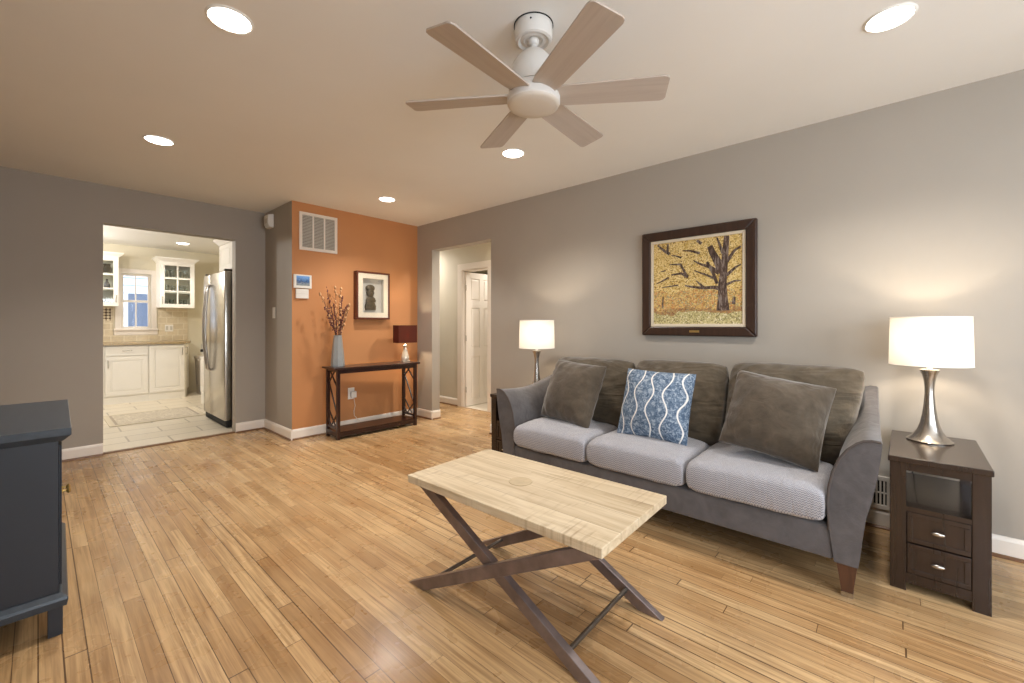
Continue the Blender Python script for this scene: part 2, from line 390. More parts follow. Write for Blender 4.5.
class MB:
    def __init__(s): s.bm = bmesh.new()
    def box(s, x0, x1, y0, y1, z0, z1, b=0.0, seg=2, mi=0):
        ret = bmesh.ops.create_cube(s.bm, size=1.0); vs = ret['verts']
        for v in vs:
            v.co = Vector((x0 + (v.co.x+0.5)*(x1-x0), y0 + (v.co.y+0.5)*(y1-y0), z0 + (v.co.z+0.5)*(z1-z0)))
        if mi:
            for f in {f for v in vs for f in v.link_faces}: f.material_index = mi
        if b > 0:
            es = list({e for v in vs for e in v.link_edges})
            bmesh.ops.bevel(s.bm, geom=es, offset=b, segments=seg, profile=0.5, affect='EDGES')
        return s
    def prism(s, pts, axis, a0, a1):
        """2-D outline extruded along an axis; outline coords are the two other axes in order"""
        def co(p, a):
            return {'X': (a, p[0], p[1]), 'Y': (p[0], a, p[1]), 'Z': (p[0], p[1], a)}[axis]
        A = [s.bm.verts.new(co(p, a0)) for p in pts]; B = [s.bm.verts.new(co(p, a1)) for p in pts]
        fs = [s.bm.faces.new(A), s.bm.faces.new(B[::-1])]
        n = len(pts)
        for i in range(n): fs.append(s.bm.faces.new((A[i], B[i], B[(i+1) % n], A[(i+1) % n])))
        bmesh.ops.recalc_face_normals(s.bm, faces=fs)
        return s
    def tube(s, pts, r, n=8, cap=True):
        pts = [Vector(p) for p in pts]; rings = []
        rr = r if isinstance(r, (list, tuple)) else [r]*len(pts)
        t0 = (pts[1]-pts[0]).normalized()
        up = Vector((0, 0, 1)) if abs(t0.z) < 0.9 else Vector((1, 0, 0))
        nrm = t0.cross(up).normalized()
        for i, p in enumerate(pts):
            t = (pts[min(i+1, len(pts)-1)] - pts[max(i-1, 0)]).normalized()
            nrm = (nrm - t*nrm.dot(t)).normalized(); bn = t.cross(nrm)
            rings.append([s.bm.verts.new(p + (nrm*math.cos(2*PI*k/n) + bn*math.sin(2*PI*k/n))*rr[i]) for k in range(n)])
        fs = []
        for a, b in zip(rings, rings[1:]):
            for k in range(n): fs.append(s.bm.faces.new((a[k], a[(k+1) % n], b[(k+1) % n], b[k])))
        if cap: fs += [s.bm.faces.new(rings[0][::-1]), s.bm.faces.new(rings[-1])]
        bmesh.ops.recalc_face_normals(s.bm, faces=fs)
        return s
    def lathe(s, prof, c=(0, 0, 0), n=32, closed=True):
        rings = []
        for r, z in prof:
            rings.append([s.bm.verts.new((c[0]+r*math.cos(2*PI*k/n), c[1]+r*math.sin(2*PI*k/n), c[2]+z)) for k in range(n)])
        fs = []
        for a, b in zip(rings, rings[1:]):
            for k in range(n): fs.append(s.bm.faces.new((a[k], a[(k+1) % n], b[(k+1) % n], b[k])))
        if closed: fs += [s.bm.faces.new(rings[0][::-1]), s.bm.faces.new(rings[-1])]
        bmesh.ops.recalc_face_normals(s.bm, faces=fs)
        return s
    def ball(s, c, r, sx=1, sy=1, sz=1, u=12, v=8, mi=0):
        ret = bmesh.ops.create_uvsphere(s.bm, u_segments=u, v_segments=v, radius=r)
        if mi:
            for f in {f for w in ret['verts'] for f in w.link_faces}: f.material_index = mi
        for w in ret['verts']: w.co = Vector((c[0]+w.co.x*sx, c[1]+w.co.y*sy, c[2]+w.co.z*sz))
        return s
    def loft(s, secs):
        rings = [[s.bm.verts.new(p) for p in sec] for sec in secs]; n = len(rings[0]); fs = []
        for a, b in zip(rings, rings[1:]):
            for k in range(n): fs.append(s.bm.faces.new((a[k], a[(k+1) % n], b[(k+1) % n], b[k])))
        fs += [s.bm.faces.new(rings[0][::-1]), s.bm.faces.new(rings[-1])]
        bmesh.ops.recalc_face_normals(s.bm, faces=fs)
        return s
    def xf(s, m):
        s.bm.transform(m); return s
    def build(s, name, mat, parent=None, smooth=None, world=False, bevel=0.0):
        me = bpy.data.meshes.new(name)
        if world and parent is not None: s.bm.transform(rootmat(parent).inverted())
        s.bm.to_mesh(me); s.bm.free()
        for m in (mat if isinstance(mat, (list, tuple)) else [mat]): me.materials.append(m)
        o = bpy.data.objects.new(name, me); COL.objects.link(o)
        if parent is not None: o.parent = parent
        if smooth is not None:
            me.polygons.foreach_set('use_smooth', [True]*len(me.polygons))
            me.set_sharp_from_angle(angle=math.radians(smooth))
        if bevel > 0:
            b = o.modifiers.new('edge', 'BEVEL'); b.width = bevel; b.segments = 2; b.limit_method = 'ANGLE'; b.angle_limit = math.radians(40)
        return o

def tag(o, label=None, cat=None, group=None, kind=None):
    if label: o['label'] = label
    if cat: o['category'] = cat
    if group: o['group'] = group
    if kind: o['kind'] = kind
    return o
def thing(name, loc, label, cat, group=None, rotz=0.0):
    o = bpy.data.objects.new(name, None); COL.objects.link(o); o.location = loc; o.rotation_euler = (0, 0, rotz)
    o.empty_display_size = 0.1
    return tag(o, label, cat, group)
def struct(o, label=None): o['kind'] = 'structure'; return tag(o, label)
def copy_tree(o, parent=None, **lab):
    c = o.copy(); COL.objects.link(c)
    if parent is not None: c.parent = parent
    for ch in o.children: copy_tree(ch, c)
    for k, v in lab.items(): c[k] = v
    return c
def B(*a, **k): return MB().box(*a, **k)

# ------------------------------------------------------------------ room shell
struct(MB().box(XL, XW+T, YB, YL+0.06, -0.08, 0).box(XW+T, XH, 2.4, 6.2, -0.08, 0).build('floor', M['floor']), 'honey oak strip floor of the living room and hall')
struct(B(XL-T, XKR+T, YL+0.06, YK, -0.08, 0).build('floor_kitchen', M['ktile']), 'cream tile kitchen floor')
struct(B(XH, 5.7, 2.9, 6.2, -0.08, 0.004).build('floor_bathroom', M['btile']), 'cream tile floor beyond the hall door')
struct(B(XL, XW, YB, YL+0.001, H, H+0.1).build('ceiling', M['ceil']))
struct(B(XL, XKR, YL+T, YK, H, H+0.1).build('ceiling_kitchen', M['ceil']))
struct(B(XW+T, 5.7, 2.4, 6.2, H, H+0.1).build('ceiling_hall', M['ceil']))
HO = (3.218, 4.245, 2.10)      # hall opening y0,y1,z
KO = (0.392, 1.43, 2.095)      # kitchen opening x0,x1,z
struct(MB().box(XW, XW+T, YB, HO[0], 0, H).box(XW, XW+T, HO[1], 6.2, 0, H).box(XW, XW+T, HO[0], HO[1], HO[2], H).build('wall_right', M['wall']), 'greige wall behind the couch')
struct(MB().box(XL, KO[0], YL, YL+T, 0, H).box(KO[1], XR+T, YL, YL+T, 0, H).box(KO[0], KO[1], YL, YL+T, KO[2], H).build('wall_far', M['wall']), 'greige wall around the kitchen opening')
struct(B(XR, XR+T, YO+T, YL, 0, H).build('wall_return', M['wall']), 'short greige wall beside the orange wall')
bm_ = B(XR, XW, YO, YO+T, 0, H)
for f in bm_.bm.faces:
    if f.normal.x < -0.5: f.material_index = 1
bm_.bm.normal_update()
for f in bm_.bm.faces: f.material_index = 1 if f.normal.x < -0.5 else 0
struct(bm_.build('wall_accent', [M['orange'], M['wall']]), 'orange accent wall behind the console table')
struct(MB().box(XL-T, XL, YB-T, WS[0], 0, H).box(XL-T, XL, WS[1], YK+T, 0, H).box(XL-T, XL, WS[0], WS[1], 0, WS[2]).box(XL-T, XL, WS[0], WS[1], WS[3], H).build('wall_left', M['wall']))
struct(MB().box(XL, WF[0], YB-T, YB, 0, H).box(WF[1], XW+T, YB-T, YB, 0, H).box(WF[0], WF[1], YB-T, YB, 0, WF[2]).box(WF[0], WF[1], YB-T, YB, WF[3], H).build('wall_back', M['wall']))
# kitchen shell
struct(MB().box(XL, WK[0], YK, YK+T, 0, H).box(WK[1], XKR+T, YK, YK+T, 0, H).box(WK[0], WK[1], YK, YK+T, 0, WK[2]).box(WK[0], WK[1], YK, YK+T, WK[3], H).build('wall_kitchen', M['kwall']), 'beige kitchen wall around the window')
struct(B(XKR, XKR+T, YL+T, YK, 0, H).build('wall_kitchen_right', M['kwall']))
# hall shell
DO = (4.05, 4.57, 1.95)        # hall door opening y0,y1,z
struct(MB().box(XH, XH+T, 2.4, DO[0], 0, H).box(XH, XH+T, DO[1], 6.2, 0, H).box(XH, XH+T, DO[0], DO[1], DO[2], H).build('wall_hall', M['hwall']), 'cream hall wall around the white door')
struct(B(XW+T, XH, 6.2, 6.3, 0, H).build('wall_hall_end', M['hwall']))
struct(B(XW+T, XH, 2.3, 2.4, 0, H).build('wall_hall_near', M['hwall']))
struct(MB().box(5.7, 5.8, 2.9, 6.2, 0, H).box(XH+T, 5.7, 6.2, 6.3, 0, H).box(XH+T, 5.7, 2.8, 2.9, 0, H).build('wall_bathroom', M['hwall']))

# baseboards: white board with rounded top plus a stained shoe strip
BH, BT = 0.105, 0.016
def baseboard(name, runs, label=None):
    """runs: (axis, fixed, a0, a1, side) - side = sign of the room along the other axis"""
    m = MB(); sh = MB()
    for ax, fx, a0, a1, sd in runs:
        prof = [(0, 0), (sd*BT, 0), (sd*BT, BH-0.02), (sd*(BT-0.004), BH-0.008), (sd*0.006, BH), (0, BH)]
        pr2 = [(sd*BT, 0), (sd*(BT+0.012), 0), (sd*(BT+0.011), 0.008), (sd*(BT+0.006), 0.014), (sd*BT, 0.016)]
        if ax == 'Y':
            m.prism([(fx+p, z) for p, z in prof], 'Y', a0, a1); sh.prism([(fx+p, z) for p, z in pr2], 'Y', a0, a1)
        else:
            m.prism([(fx+p, z) for p, z in prof], 'X', a0, a1); sh.prism([(fx+p, z) for p, z in pr2], 'X', a0, a1)
    o = struct(m.build(name, M['trim']), label)
    sh.build('shoe_strip', M['shoe'], o)
    return o
baseboard('baseboard_far', [('X', YL, XL+BT, KO[0]-0.0005, -1)], 'white baseboard left of the kitchen opening')
baseboard('baseboard_corner', [('X', YL, KO[1]+0.0005, XR, -1), ('Y', XR, YO-BT, YL-BT, -1)], 'white baseboard in the corner right of the kitchen opening')
baseboard('baseboard_accent', [('X', YO, XR, XW-BT, -1)], 'white baseboard under the orange wall')
baseboard('baseboard_right', [('Y', XW, YB, HO[0]-0.0005, -1)], 'white baseboard along the couch wall')
baseboard('baseboard_pier', [('Y', XW, HO[1]-BT, YO, -1), ('X', HO[1], XW, XW+T, -1)], 'white baseboard around the wall end beside the hall opening')
baseboard('baseboard_hall', [('Y', XH, DO[1]+0.0955, 6.2, -1)], 'white baseboard of the hall wall')
baseboard('baseboard_left', [('Y', XL, YB, YL, 1)])
struct(MB().prism([(YL-0.006, 0.0005), (YL+0.012, 0.010), (YL+0.055, 0.010), (YL+0.07, 0.0005)], 'X', KO[0], KO[1]).build('trim_1', M['shoe']), 'brown wood threshold of the kitchen opening')

# hall door
cs = MB()
for y0, y1 in ((DO[1], DO[1]+0.095), (DO[0]-0.095, DO[0])):
    cs.box(XH-0.018, XH, y0, y1, 0, DO[2]+0.0, 0.004)
cs.box(XH-0.018, XH, DO[0]-0.095, DO[1]+0.095, DO[2], DO[2]+0.09, 0.004)
cs.box(XH-0.004, XH+T, DO[1]-0.014, DO[1], 0, DO[2]).box(XH-0.004, XH+T, DO[0], DO[0]+0.014, 0, DO[2]).box(XH-0.004, XH+T, DO[0]+0.014, DO[1]-0.014, DO[2]-0.014, DO[2])
struct(cs.build('trim_2', M['trim']), 'white casing around the hall door')
dl = MB(); dy0, dy1 = DO[1]-0.055, DO[1]-0.018; dx0, dx1 = XH+0.02, XH+0.62
zs = [(0.10, 0.72), (0.84, 1.42), (1.52, 1.84)]
stile = 0.085; mid = (dx0+dx1)/2
dl.box(dx0, dx1, dy0+0.008, dy1, 0.012, 1.925)
def rails(x0, x1, z0, z1): dl.box(x0, x1, dy0, dy0+0.0085, z0, z1, 0.0)
rails(dx0, dx0+stile, 0.012, 1.925); rails(dx1-stile, dx1, 0.012, 1.925); rails(mid-0.04, mid+0.04, 0.012, 1.925)
for z0, z1 in ((0.012, zs[0][0]), (zs[0][1], zs[1][0]), (zs[1][1], zs[2][0]), (zs[2][1], 1.925)):
    rails(dx0+stile, mid-0.04, z0, z1); rails(mid+0.04, dx1-stile, z0, z1)
for z0, z1 in zs:
    for xa, xb in ((dx0+stile, mid-0.04), (mid+0.04, dx1-stile)):
        dl.box(xa+0.02, xb-0.02, dy0+0.0015, dy0+0.009, z0+0.02, z1-0.02, 0.004)
door = struct(dl.build('door_1', M['trim'], bevel=0.0015), 'white six-panel hall door standing ajar')
for z in (0.25, 0.98, 1.7):
    MB().tube([(XH+0.012, dy0-0.004, z-0.04), (XH+0.012, dy0-0.004, z+0.04)], 0.006, 8).build('hinge', M['nickel'], door)
MB().lathe([(0.0, 0), (0.012, 0), (0.012, 0.03), (0.026, 0.045), (0.028, 0.06), (0.02, 0.072), (0.0, 0.075)], (0, 0, 0), 16, False).xf(Matrix.Translation((dx1-0.05, dy0, 0.95)) @ Matrix.Rotation(PI/2, 4, 'X')).build('door_knob', M['nickel'], door, 40)

# windows
def window(name, x0, x1, z0, z1, yi, out, muntin, label=None, casing=0.07):
    """double-hung window in an X-running wall; yi = room face, out = +1/-1 outward along Y"""
    def yy(a, b): return (min(yi+out*a, yi+out*b), max(yi+out*a, yi+out*b))
    fr = MB(); ya = yy(-0.018, 0.0)
    fr.box(x0-casing, x0, *ya, z0-0.03, z1+casing, 0.004).box(x1, x1+casing, *ya, z0-0.03, z1+casing, 0.004)
    fr.box(x0, x1, *ya, z1, z1+casing, 0.004)
    ys = yy(-0.045, 0.05); fr.box(x0-casing-0.01, x1+casing+0.01, *ya, z0-0.10, z0-0.03, 0.004)
    fr.box(x0-casing-0.02, x1+casing+0.02, *yy(-0.04, 0.0), z0-0.03, z0, 0.005)
    w = struct(fr.build(name, M['trim']), label)
    zm = (z0+z1)/2
    for nm, za, zb, d in (('lower_sash', z0+0.001, zm+0.018, 0.035), ('upper_sash', zm-0.018, z1-0.001, 0.065)):
        m = MB(); y2 = yy(d, d+0.028); f = 0.036; xa, xb = x0+0.001, x1-0.001
        m.box(xa, xa+f, *y2, za, zb).box(xb-f, xb, *y2, za, zb).box(xa+f, xb-f, *y2, za, za+f).box(xa+f, xb-f, *y2, zb-f, zb)
        for k in range(1, muntin+1):
            xc = x0 + (x1-x0)*k/(muntin+1); m.box(xc-0.008, xc+0.008, *y2, za+f, zb-f)
        sh = m.build(nm, M['trim'], w)
        yg = yy(d+0.012, d+0.016)
        B(xa+f, xb-f, *yg, za+f, zb-f).build('pane', M['glass'], sh)
    return w
window('window_1', *WK, YK, 1, 1, 'white double-hung kitchen window with bright daylight')
wmid = (WF[0]+WF[1])/2
w2 = window('window_2', *WF, YB, -1, 3)
w3 = window('window_3', -WS[1], -WS[0], WS[2], WS[3], XL, -1, 3)      # built along X, then turned onto the left wall
w3.rotation_euler = (0, 0, -PI/2)

# ------------------------------------------------------------------ outside the kitchen window
nh = thing('neighbor_house', (2.0, 15.0, 0), 'pale neighbouring house seen through the kitchen window', 'house')
B(-6, 6, 0, 0.3, -3, 4.2).build('siding_wall', M['siding'], nh)
B(-6.3, 6.3, -0.35, 0.4, 4.2, 4.45).build('eave', M['white'], nh)
for xa, za in ((-0.42, 0.9), (-1.35, 0.9), (-0.42, 3.0), (0.9, 0.9)):
    wf = MB().box(xa-0.08, xa+0.62, -0.04, -0.001, za-0.08, za+1.18).build('window', M['white'], nh)
    B(xa, xa+0.54, -0.055, -0.041, za, za+1.10).build('pane', M['bluewin'], wf)

# ------------------------------------------------------------------ recessed ceiling lights
def ceiling_light(x, y, label, lens='lens', zc=H, watts=CAN_W):
    t = thing('ceiling_light', (x, y, zc), label, 'light', 'recessed ceiling lights')
    MB().lathe([(0.075, -0.001), (0.075, -0.005), (0.078, -0.007), (0.084, -0.004), (0.086, -0.0005), (0.086, -0.0002)], n=40, closed=False).build('trim_ring', M['plastic'], t, 40)
    MB().lathe([(0.0745, -0.002), (0.073, -0.006), (0.060, -0.011), (0.035, -0.014), (0.012, -0.015), (0.001, -0.015)], n=40, closed=True).build('lens', M[lens], t, 60)
    downlight('downlight', x, y, zc-0.085, watts, WARM)
    return t
ceiling_light(0.531, 2.045, 'large round recessed ceiling light at the top left, far from the fan')
ceiling_light(2.344, 0.005, 'large round recessed ceiling light at the top right above the couch end')
ceiling_light(0.553, 3.74, 'round recessed ceiling light nearest the kitchen opening, over the bare floor')
ceiling_light(2.335, 2.078, 'round recessed ceiling light just below the fan blades')
ceiling_light(2.342, 3.784, 'small round recessed ceiling light before the orange wall')
ceiling_light(1.50, 8.2, 'recessed ceiling light inside the kitchen, seen through the opening', 'klens', H, 30)

# ------------------------------------------------------------------ ceiling fan
fan = thing('ceiling_fan', (1.40, 1.13, H), 'white six-blade ceiling fan with frosted round light bowl', 'fan')
can = MB().lathe([(0.078, -0.0005), (0.080, -0.004), (0.080, -0.055), (0.076, -0.066), (0.066, -0.070), (0.060, -0.066), (0.056, -0.060), (0.050, -0.064), (0.040, -0.066), (0.036, -0.058), (0.001, -0.058)], n=48).build('canopy', M['fanwhite'], fan, 35)
MB().lathe([(0.0835, -0.0003), (0.0835, -0.003), (0.078, -0.003)], n=48, closed=False).build('canopy_rim', M['dark'], can)
MB().ball((0.080*math.cos(-2.6), 0.080*math.sin(-2.6), -0.022), 0.004).build('screw', M['dark'], can)
MB().ball((0, 0, -0.068), 0.024, 1, 1, 0.8, 20, 12).tube([(0, 0, -0.07), (0, 0, -0.125)], 0.013, 16).build('downrod', M['fanwhite'], fan, 40)
mot = MB().lathe([(0.02, -0.108), (0.036, -0.110), (0.048, -0.118), (0.070, -0.142), (0.090, -0.172), (0.101, -0.200), (0.105, -0.225), (0.105, -0.2700)], n=48).build('motor_housing', M['fanwhite'], fan, 35)
MB().lathe([(0.085, -0.271), (0.102, -0.2715), (0.102, -0.298), (0.109, -0.302), (0.112, -0.310), (0.112, -0.330), (0.109, -0.334)], n=48).build('light_ring', M['fanwhite'], fan, 35)
MB().lathe([(0.1095, -0.3345), (0.107, -0.340), (0.096, -0.345), (0.06, -0.348), (0.02, -0.349), (0.001, -0.349)], n=48).build('light_bowl', M['bowl'], fan, 60)
for k in range(3):
    a = 0.6 + k*2*PI/3
    MB().ball((0.105*math.cos(a), 0.103*math.sin(a), -0.285), 0.005).build('screw', M['dark'], mot)
bl = MB()
out = [(0.085, -0.048), (0.13, -0.056), (0.520, -0.067), (0.536, -0.063), (0.544, -0.052), (0.547, 0.050), (0.541, 0.062), (0.526, 0.067), (0.13, 0.056), (0.085, 0.048)]
bl.prism(out, 'Z', -0.0035, 0.0035)
blade0 = None
for k in range(6):
    ang = math.radians(4 + 60*k)
    if blade0 is None:
        blade0 = bl.build('blade', M['blade'], fan, None, bevel=0.001); ob = blade0
    else:
        ob = blade0.copy(); COL.objects.link(ob); ob.parent = fan
    ob.location = (0, 0, -0.303)
    ob.rotation_euler = (Matrix.Rotation(ang, 3, 'Z') @ Matrix.Rotation(math.radians(-12), 3, 'X')).to_euler()

# ------------------------------------------------------------------ couch (front x=2.30, back x=3.21, right arm at low y)
SF, SYC = 2.30, 1.120
sofa = thing('couch', (2.72, SYC, 0), 'long taupe suede three-seat couch with flared arms against the wall', 'couch')
half = [(0.185, 0.147), (0.202, 0.28), (0.208, 0.40), (0.204, 0.46), (0.190, 0.535), (0.168, 0.595), (0.140, 0.640), (0.108, 0.672), (0.085, 0.686),
        (0.060, 0.692), (0.030, 0.690), (0.026, 0.684), (0.030, 0.64), (0.042, 0.536), (0.060, 0.44), (0.079, 0.36), (0.092, 0.25), (0.098, 0.188), (0.104, 0.147)]
def arm_z(x, z):
    t = (x-SF)/0.91
    k = 0.012*math.sin(PI*min(1, t/0.55))*-1.2 + 0.13*max(0.0, (t-0.35)/0.65)**1.6
    return z + k*max(0.0, (z-0.40)/0.29)
def arm_y(x, y, z):
    t = (x-SF)/0.91
    return y + 0.03*t*max(0.0, (z-0.45)/0.24)*(1 if y < 0.1 else 0.3)
def build_arm(flip):
    secs = []
    for i in range(15):
        x = SF + 0.91*i/14
        sec = []
        for y, z in half:
            yy = arm_y(x, y, z)
            if flip: yy = 2*SYC - yy
            sec.append((x, yy, arm_z(x, z)))
        secs.append(sec)
    a = MB().loft(secs).build('arm', M['taupe'], sofa, 50, world=True)
    pip = [(SF-0.001, (2*SYC-y if flip else y), z) for y, z in half[1:11]]
    MB().tube(pip, 0.0055, 8).build('piping', M['welt'], a, 60, world=True)
    return a
build_arm(False); build_arm(True)
y0s, y1s = 0.186, 2*SYC-0.186
MB().box(SF+0.006, 3.05, y0s+0.0015, y1s-0.0015, 0.150, 0.296, 0.012, 3).build('base', M['taupe'], sofa, 40, world=True)
MB().box(3.045, 3.205, 0.17, 2*SYC-0.17, 0.15, 0.80, 0.04, 4).build('back_frame', M['taupe'], sofa, 40, world=True)

def soft(w, d, h, n=26, px=7.0, edge=0.035, crown=0.03, seed=0, wr=0.006, pinch=0.0, bottom=1.0, cr=0.0, fold=0.0, fdir=0.6, ex=0.26):
    """box-like cushion centred on the origin: rounded edges, crowned top, wrinkled"""
    m = MB(); bm = m.bm
    def surf(u, v, sgn):
        e = max(1e-6, (1-abs(u)**px))*max(1e-6, (1-abs(v)**px))
        t = e**ex
        hh = h/2*t
        if sgn > 0: hh += crown*(1-u*u)*(1-v*v)
        else: hh *= bottom
        x = u*w/2*(1-pinch*(1-v*v))*(1-cr*abs(v)**5); y = v*d/2*(1-pinch*(1-u*u))*(1-cr*abs(u)**5)
        p = Vector((x*5+seed*7.3, y*5+seed*3.1, sgn*2.0))
        nz = noise.noise(p)*wr + noise.noise(p*3.1)*wr*0.45
        if fold:
            q = (x*math.cos(fdir)+y*math.sin(fdir), -x*math.sin(fdir)+y*math.cos(fdir)); k = noise.noise(Vector((q[0]*2.2+seed, q[1]*2.2, 9.0)))
            rg = 1-abs(noise.noise(Vector((q[0]*3.2+k*1.5, q[1]*13+k*4, seed*5.0))))*2.2
            nz += fold*max(-0.4, rg)*max(0.25, min(1.0, (u*u+v*v)*0.8))
        return (x, y, sgn*(hh + nz*t))
    def gp(i):
        a = -1 + 2*i/n
        return math.copysign(1-(1-abs(a))**1.6, a)
    top = [[bm.verts.new(surf(gp(i), gp(j), 1)) for j in range(n+1)] for i in range(n+1)]
    bot = [[(top[i][j] if (i in (0, n) or j in (0, n)) else bm.verts.new(surf(gp(i), gp(j), -1))) for j in range(n+1)] for i in range(n+1)]
    fs = []
    for i in range(n):
        for j in range(n):
            fs.append(bm.faces.new((top[i][j], top[i+1][j], top[i+1][j+1], top[i][j+1])))
            fs.append(bm.faces.new((bot[i][j], bot[i][j+1], bot[i+1][j+1], bot[i+1][j])))
    for i in (0, n):
        for j in range(n+1): top[i][j].co.z = 0
    for j in (0, n):
        for i in range(n+1): top[i][j].co.z = 0
    bmesh.ops.recalc_face_normals(bm, faces=fs)
    return m

# seat cushions: local X = couch depth, local Y = along the couch
cw = (2*SYC-0.42-0.012)/3
for k in range(3):
    yc = 0.211 + 0.0 + cw*(k+0.5) + 0.004*k
    m = soft(0.74, cw-0.002, 0.165, n=44, px=12, crown=0.032, seed=k+1, wr=0.007, cr=0.02, fold=0.004, fdir=1.2, ex=0.2)
    m.xf(Matrix.Translation((SF-0.035+0.37, yc, 0.378)))
    m.build('seat_cushion', M['chevron'], sofa, 70, world=True)
# back cushions
for k, (ya, yb, zt) in enumerate(((0.085, 0.755, 0.930), (0.765, 1.385, 0.912), (1.395, 2.085, 0.897))):
    hh = 0.545
    m = soft(yb-ya, hh, 0.20, n=56, px=3.6, crown=0.055, seed=k+11, wr=0.016, pinch=0.0, cr=0.06, ex=0.32, fold=0.016, fdir=(0.9, -0.5, 0.5)[k])
    for v in m.bm.verts:      # flare: the outer cushions widen over the arms towards the top
        s = (v.co.y/hh+0.5)
        if k == 0: v.co.x += 0.10*(1-s)*max(0, v.co.x/(yb-ya)+0.5)*-1.0
        if k == 2: v.co.x -= 0.10*(1-s)*min(0, v.co.x/(yb-ya)-0.5)
    lean = math.radians(20)
    ax = Vector((0, -1, 0)); ay = Vector((math.sin(lean), 0, math.cos(lean))); az = ax.cross(ay)
    c = Vector((2.70, (ya+yb)/2, 0.425)) + ay*hh/2 + Vector((0.055, 0, zt-0.93))
    R = Matrix((ax, ay, az)).transposed().to_4x4()
    m.xf(Matrix.Translation(c) @ R)
    m.build('back_cushion', M['cushion'], sofa, 70, world=True)
# legs: tapered, dark, with a small metal ferrule
def couch_leg(x, y):
    def sec(z, w): return [(x-w+0.012, y-w, z), (x+w+0.012, y-w, z), (x+w+0.012, y+w, z), (x-w+0.012, y+w, z)]
    l = MB().loft([sec(0.022, 0.020), sec(0.150, 0.036)]).build('leg', M['brownwood'], sofa, None, world=True, bevel=0.002)
    MB().loft([sec(0.0, 0.021), sec(0.022, 0.0212)]).build('ferrule', M['nickel'], l, None, world=True)
for x in (SF+0.03, 3.12):
    for y in (0.142, 2*SYC-0.142): couch_leg(x, y)

# throw pillows: local X = right, local Y = up, local Z = out of the face
def throw_pillow(name, mat, c, w, h, th, lean, roll, yaw, seed, label, wr=0.010, pinch=0.05, fold=0.011):
    m = soft(w, h, th, n=48, px=2.4, crown=0.035, seed=seed, wr=wr, pinch=pinch, cr=0.015, fold=fold, fdir=0.4, ex=0.5)
    for v in m.bm.verts:     # pulled corners and shallow folds that run in from the edges
        r = max(abs(v.co.x)/(w/2), abs(v.co.y)/(h/2))
        f = math.sin(v.co.y*70+seed+4*noise.noise(v.co*9))*0.0065 if abs(v.co.x)/(w/2) > abs(v.co.y)/(h/2) else math.sin(v.co.x*70+seed+4*noise.noise(v.co*9))*0.0065
        v.co.z += math.copysign(1, v.co.z)*f*max(0, (r-0.45))*1.2*(1-max(0, r-0.85)/0.15)
    o = m.build(name, mat, None, 70)
    R0 = Matrix(((0, math.sin(lean), -math.cos(lean)), (-1, 0, 0), (0, math.cos(lean), math.sin(lean)))).to_4x4()
    o.matrix_world = Matrix.Translation(c) @ Matrix.Rotation(yaw, 4, 'Z') @ R0 @ Matrix.Rotation(roll, 4, 'Z')
    tag(o, label, 'pillow', 'throw pillows on the couch')
    return o
throw_pillow('throw_pillow', M['throw'], (2.585, 1.725, 0.686), 0.46, 0.46, 0.18, math.radians(22), math.radians(-4), math.radians(-6), 3, 'plain brown plush throw pillow at the left end of the couch')
throw_pillow('throw_pillow', M['blue'], (2.575, 1.100, 0.675), 0.445, 0.44, 0.15, math.radians(21), math.radians(-1), math.radians(2), 5, 'blue throw pillow with white wavy lines', wr=0.005, fold=0.002)
throw_pillow('throw_pillow', M['throw'], (2.555, 0.452, 0.698), 0.455, 0.43, 0.18, math.radians(24), math.radians(-9), math.radians(3), 8, 'plain brown plush throw pillow at the right end of the couch')

# ------------------------------------------------------------------ coffee table
CR = math.radians(1.3)
ct = thing('coffee_table', (1.402, 1.158, 0), 'coffee table with pale plank top on crossed brown metal legs', 'table', rotz=CR)
TW, TL, TZ = 0.266, 0.494, 0.49
tp = MB().box(-TW, TW, -TL, TL, TZ-0.034, TZ, 0.003).build('tabletop', M['tabletop'], ct)
MB().lathe([(0.001, TZ+0.0003), (0.050, TZ+0.0003), (0.052, TZ+0.0012), (0.050, TZ+0.003), (0.001, TZ+0.003)], (0.0, 0.045, 0), 32).build('round_plug', M['plug'], tp, 40)
def xbar(xc, s, name='leg'):
    """one flat bar of an X: floor end on side s of the table, top end on the other"""
    b0, b1, wf = s*0.490, -s*0.491, 0.102
    pts = [(b0, 0), (b0-s*wf, 0), (b1, TZ-0.0345), (b1+s*wf, TZ-0.0345)]
    m = MB().prism(pts, 'X', xc-0.0155, xc+0.0155)
    return m.build(name, M['iron'], ct, None, bevel=0.0025)
for xc in (-0.247, 0.215):
    xbar(xc, 1); xbar(xc + 0.032, -1)
for s in (1, -1):
    x0 = -0.247 + (0 if s > 0 else 0.032); x1 = 0.215 + (0 if s > 0 else 0.032)
    MB().tube([(x0+0.0155, s*0.335, 0.065), (x1-0.0155, s*0.335, 0.065)], 0.009, 12).build('stretcher', M['rod'], ct, 40)

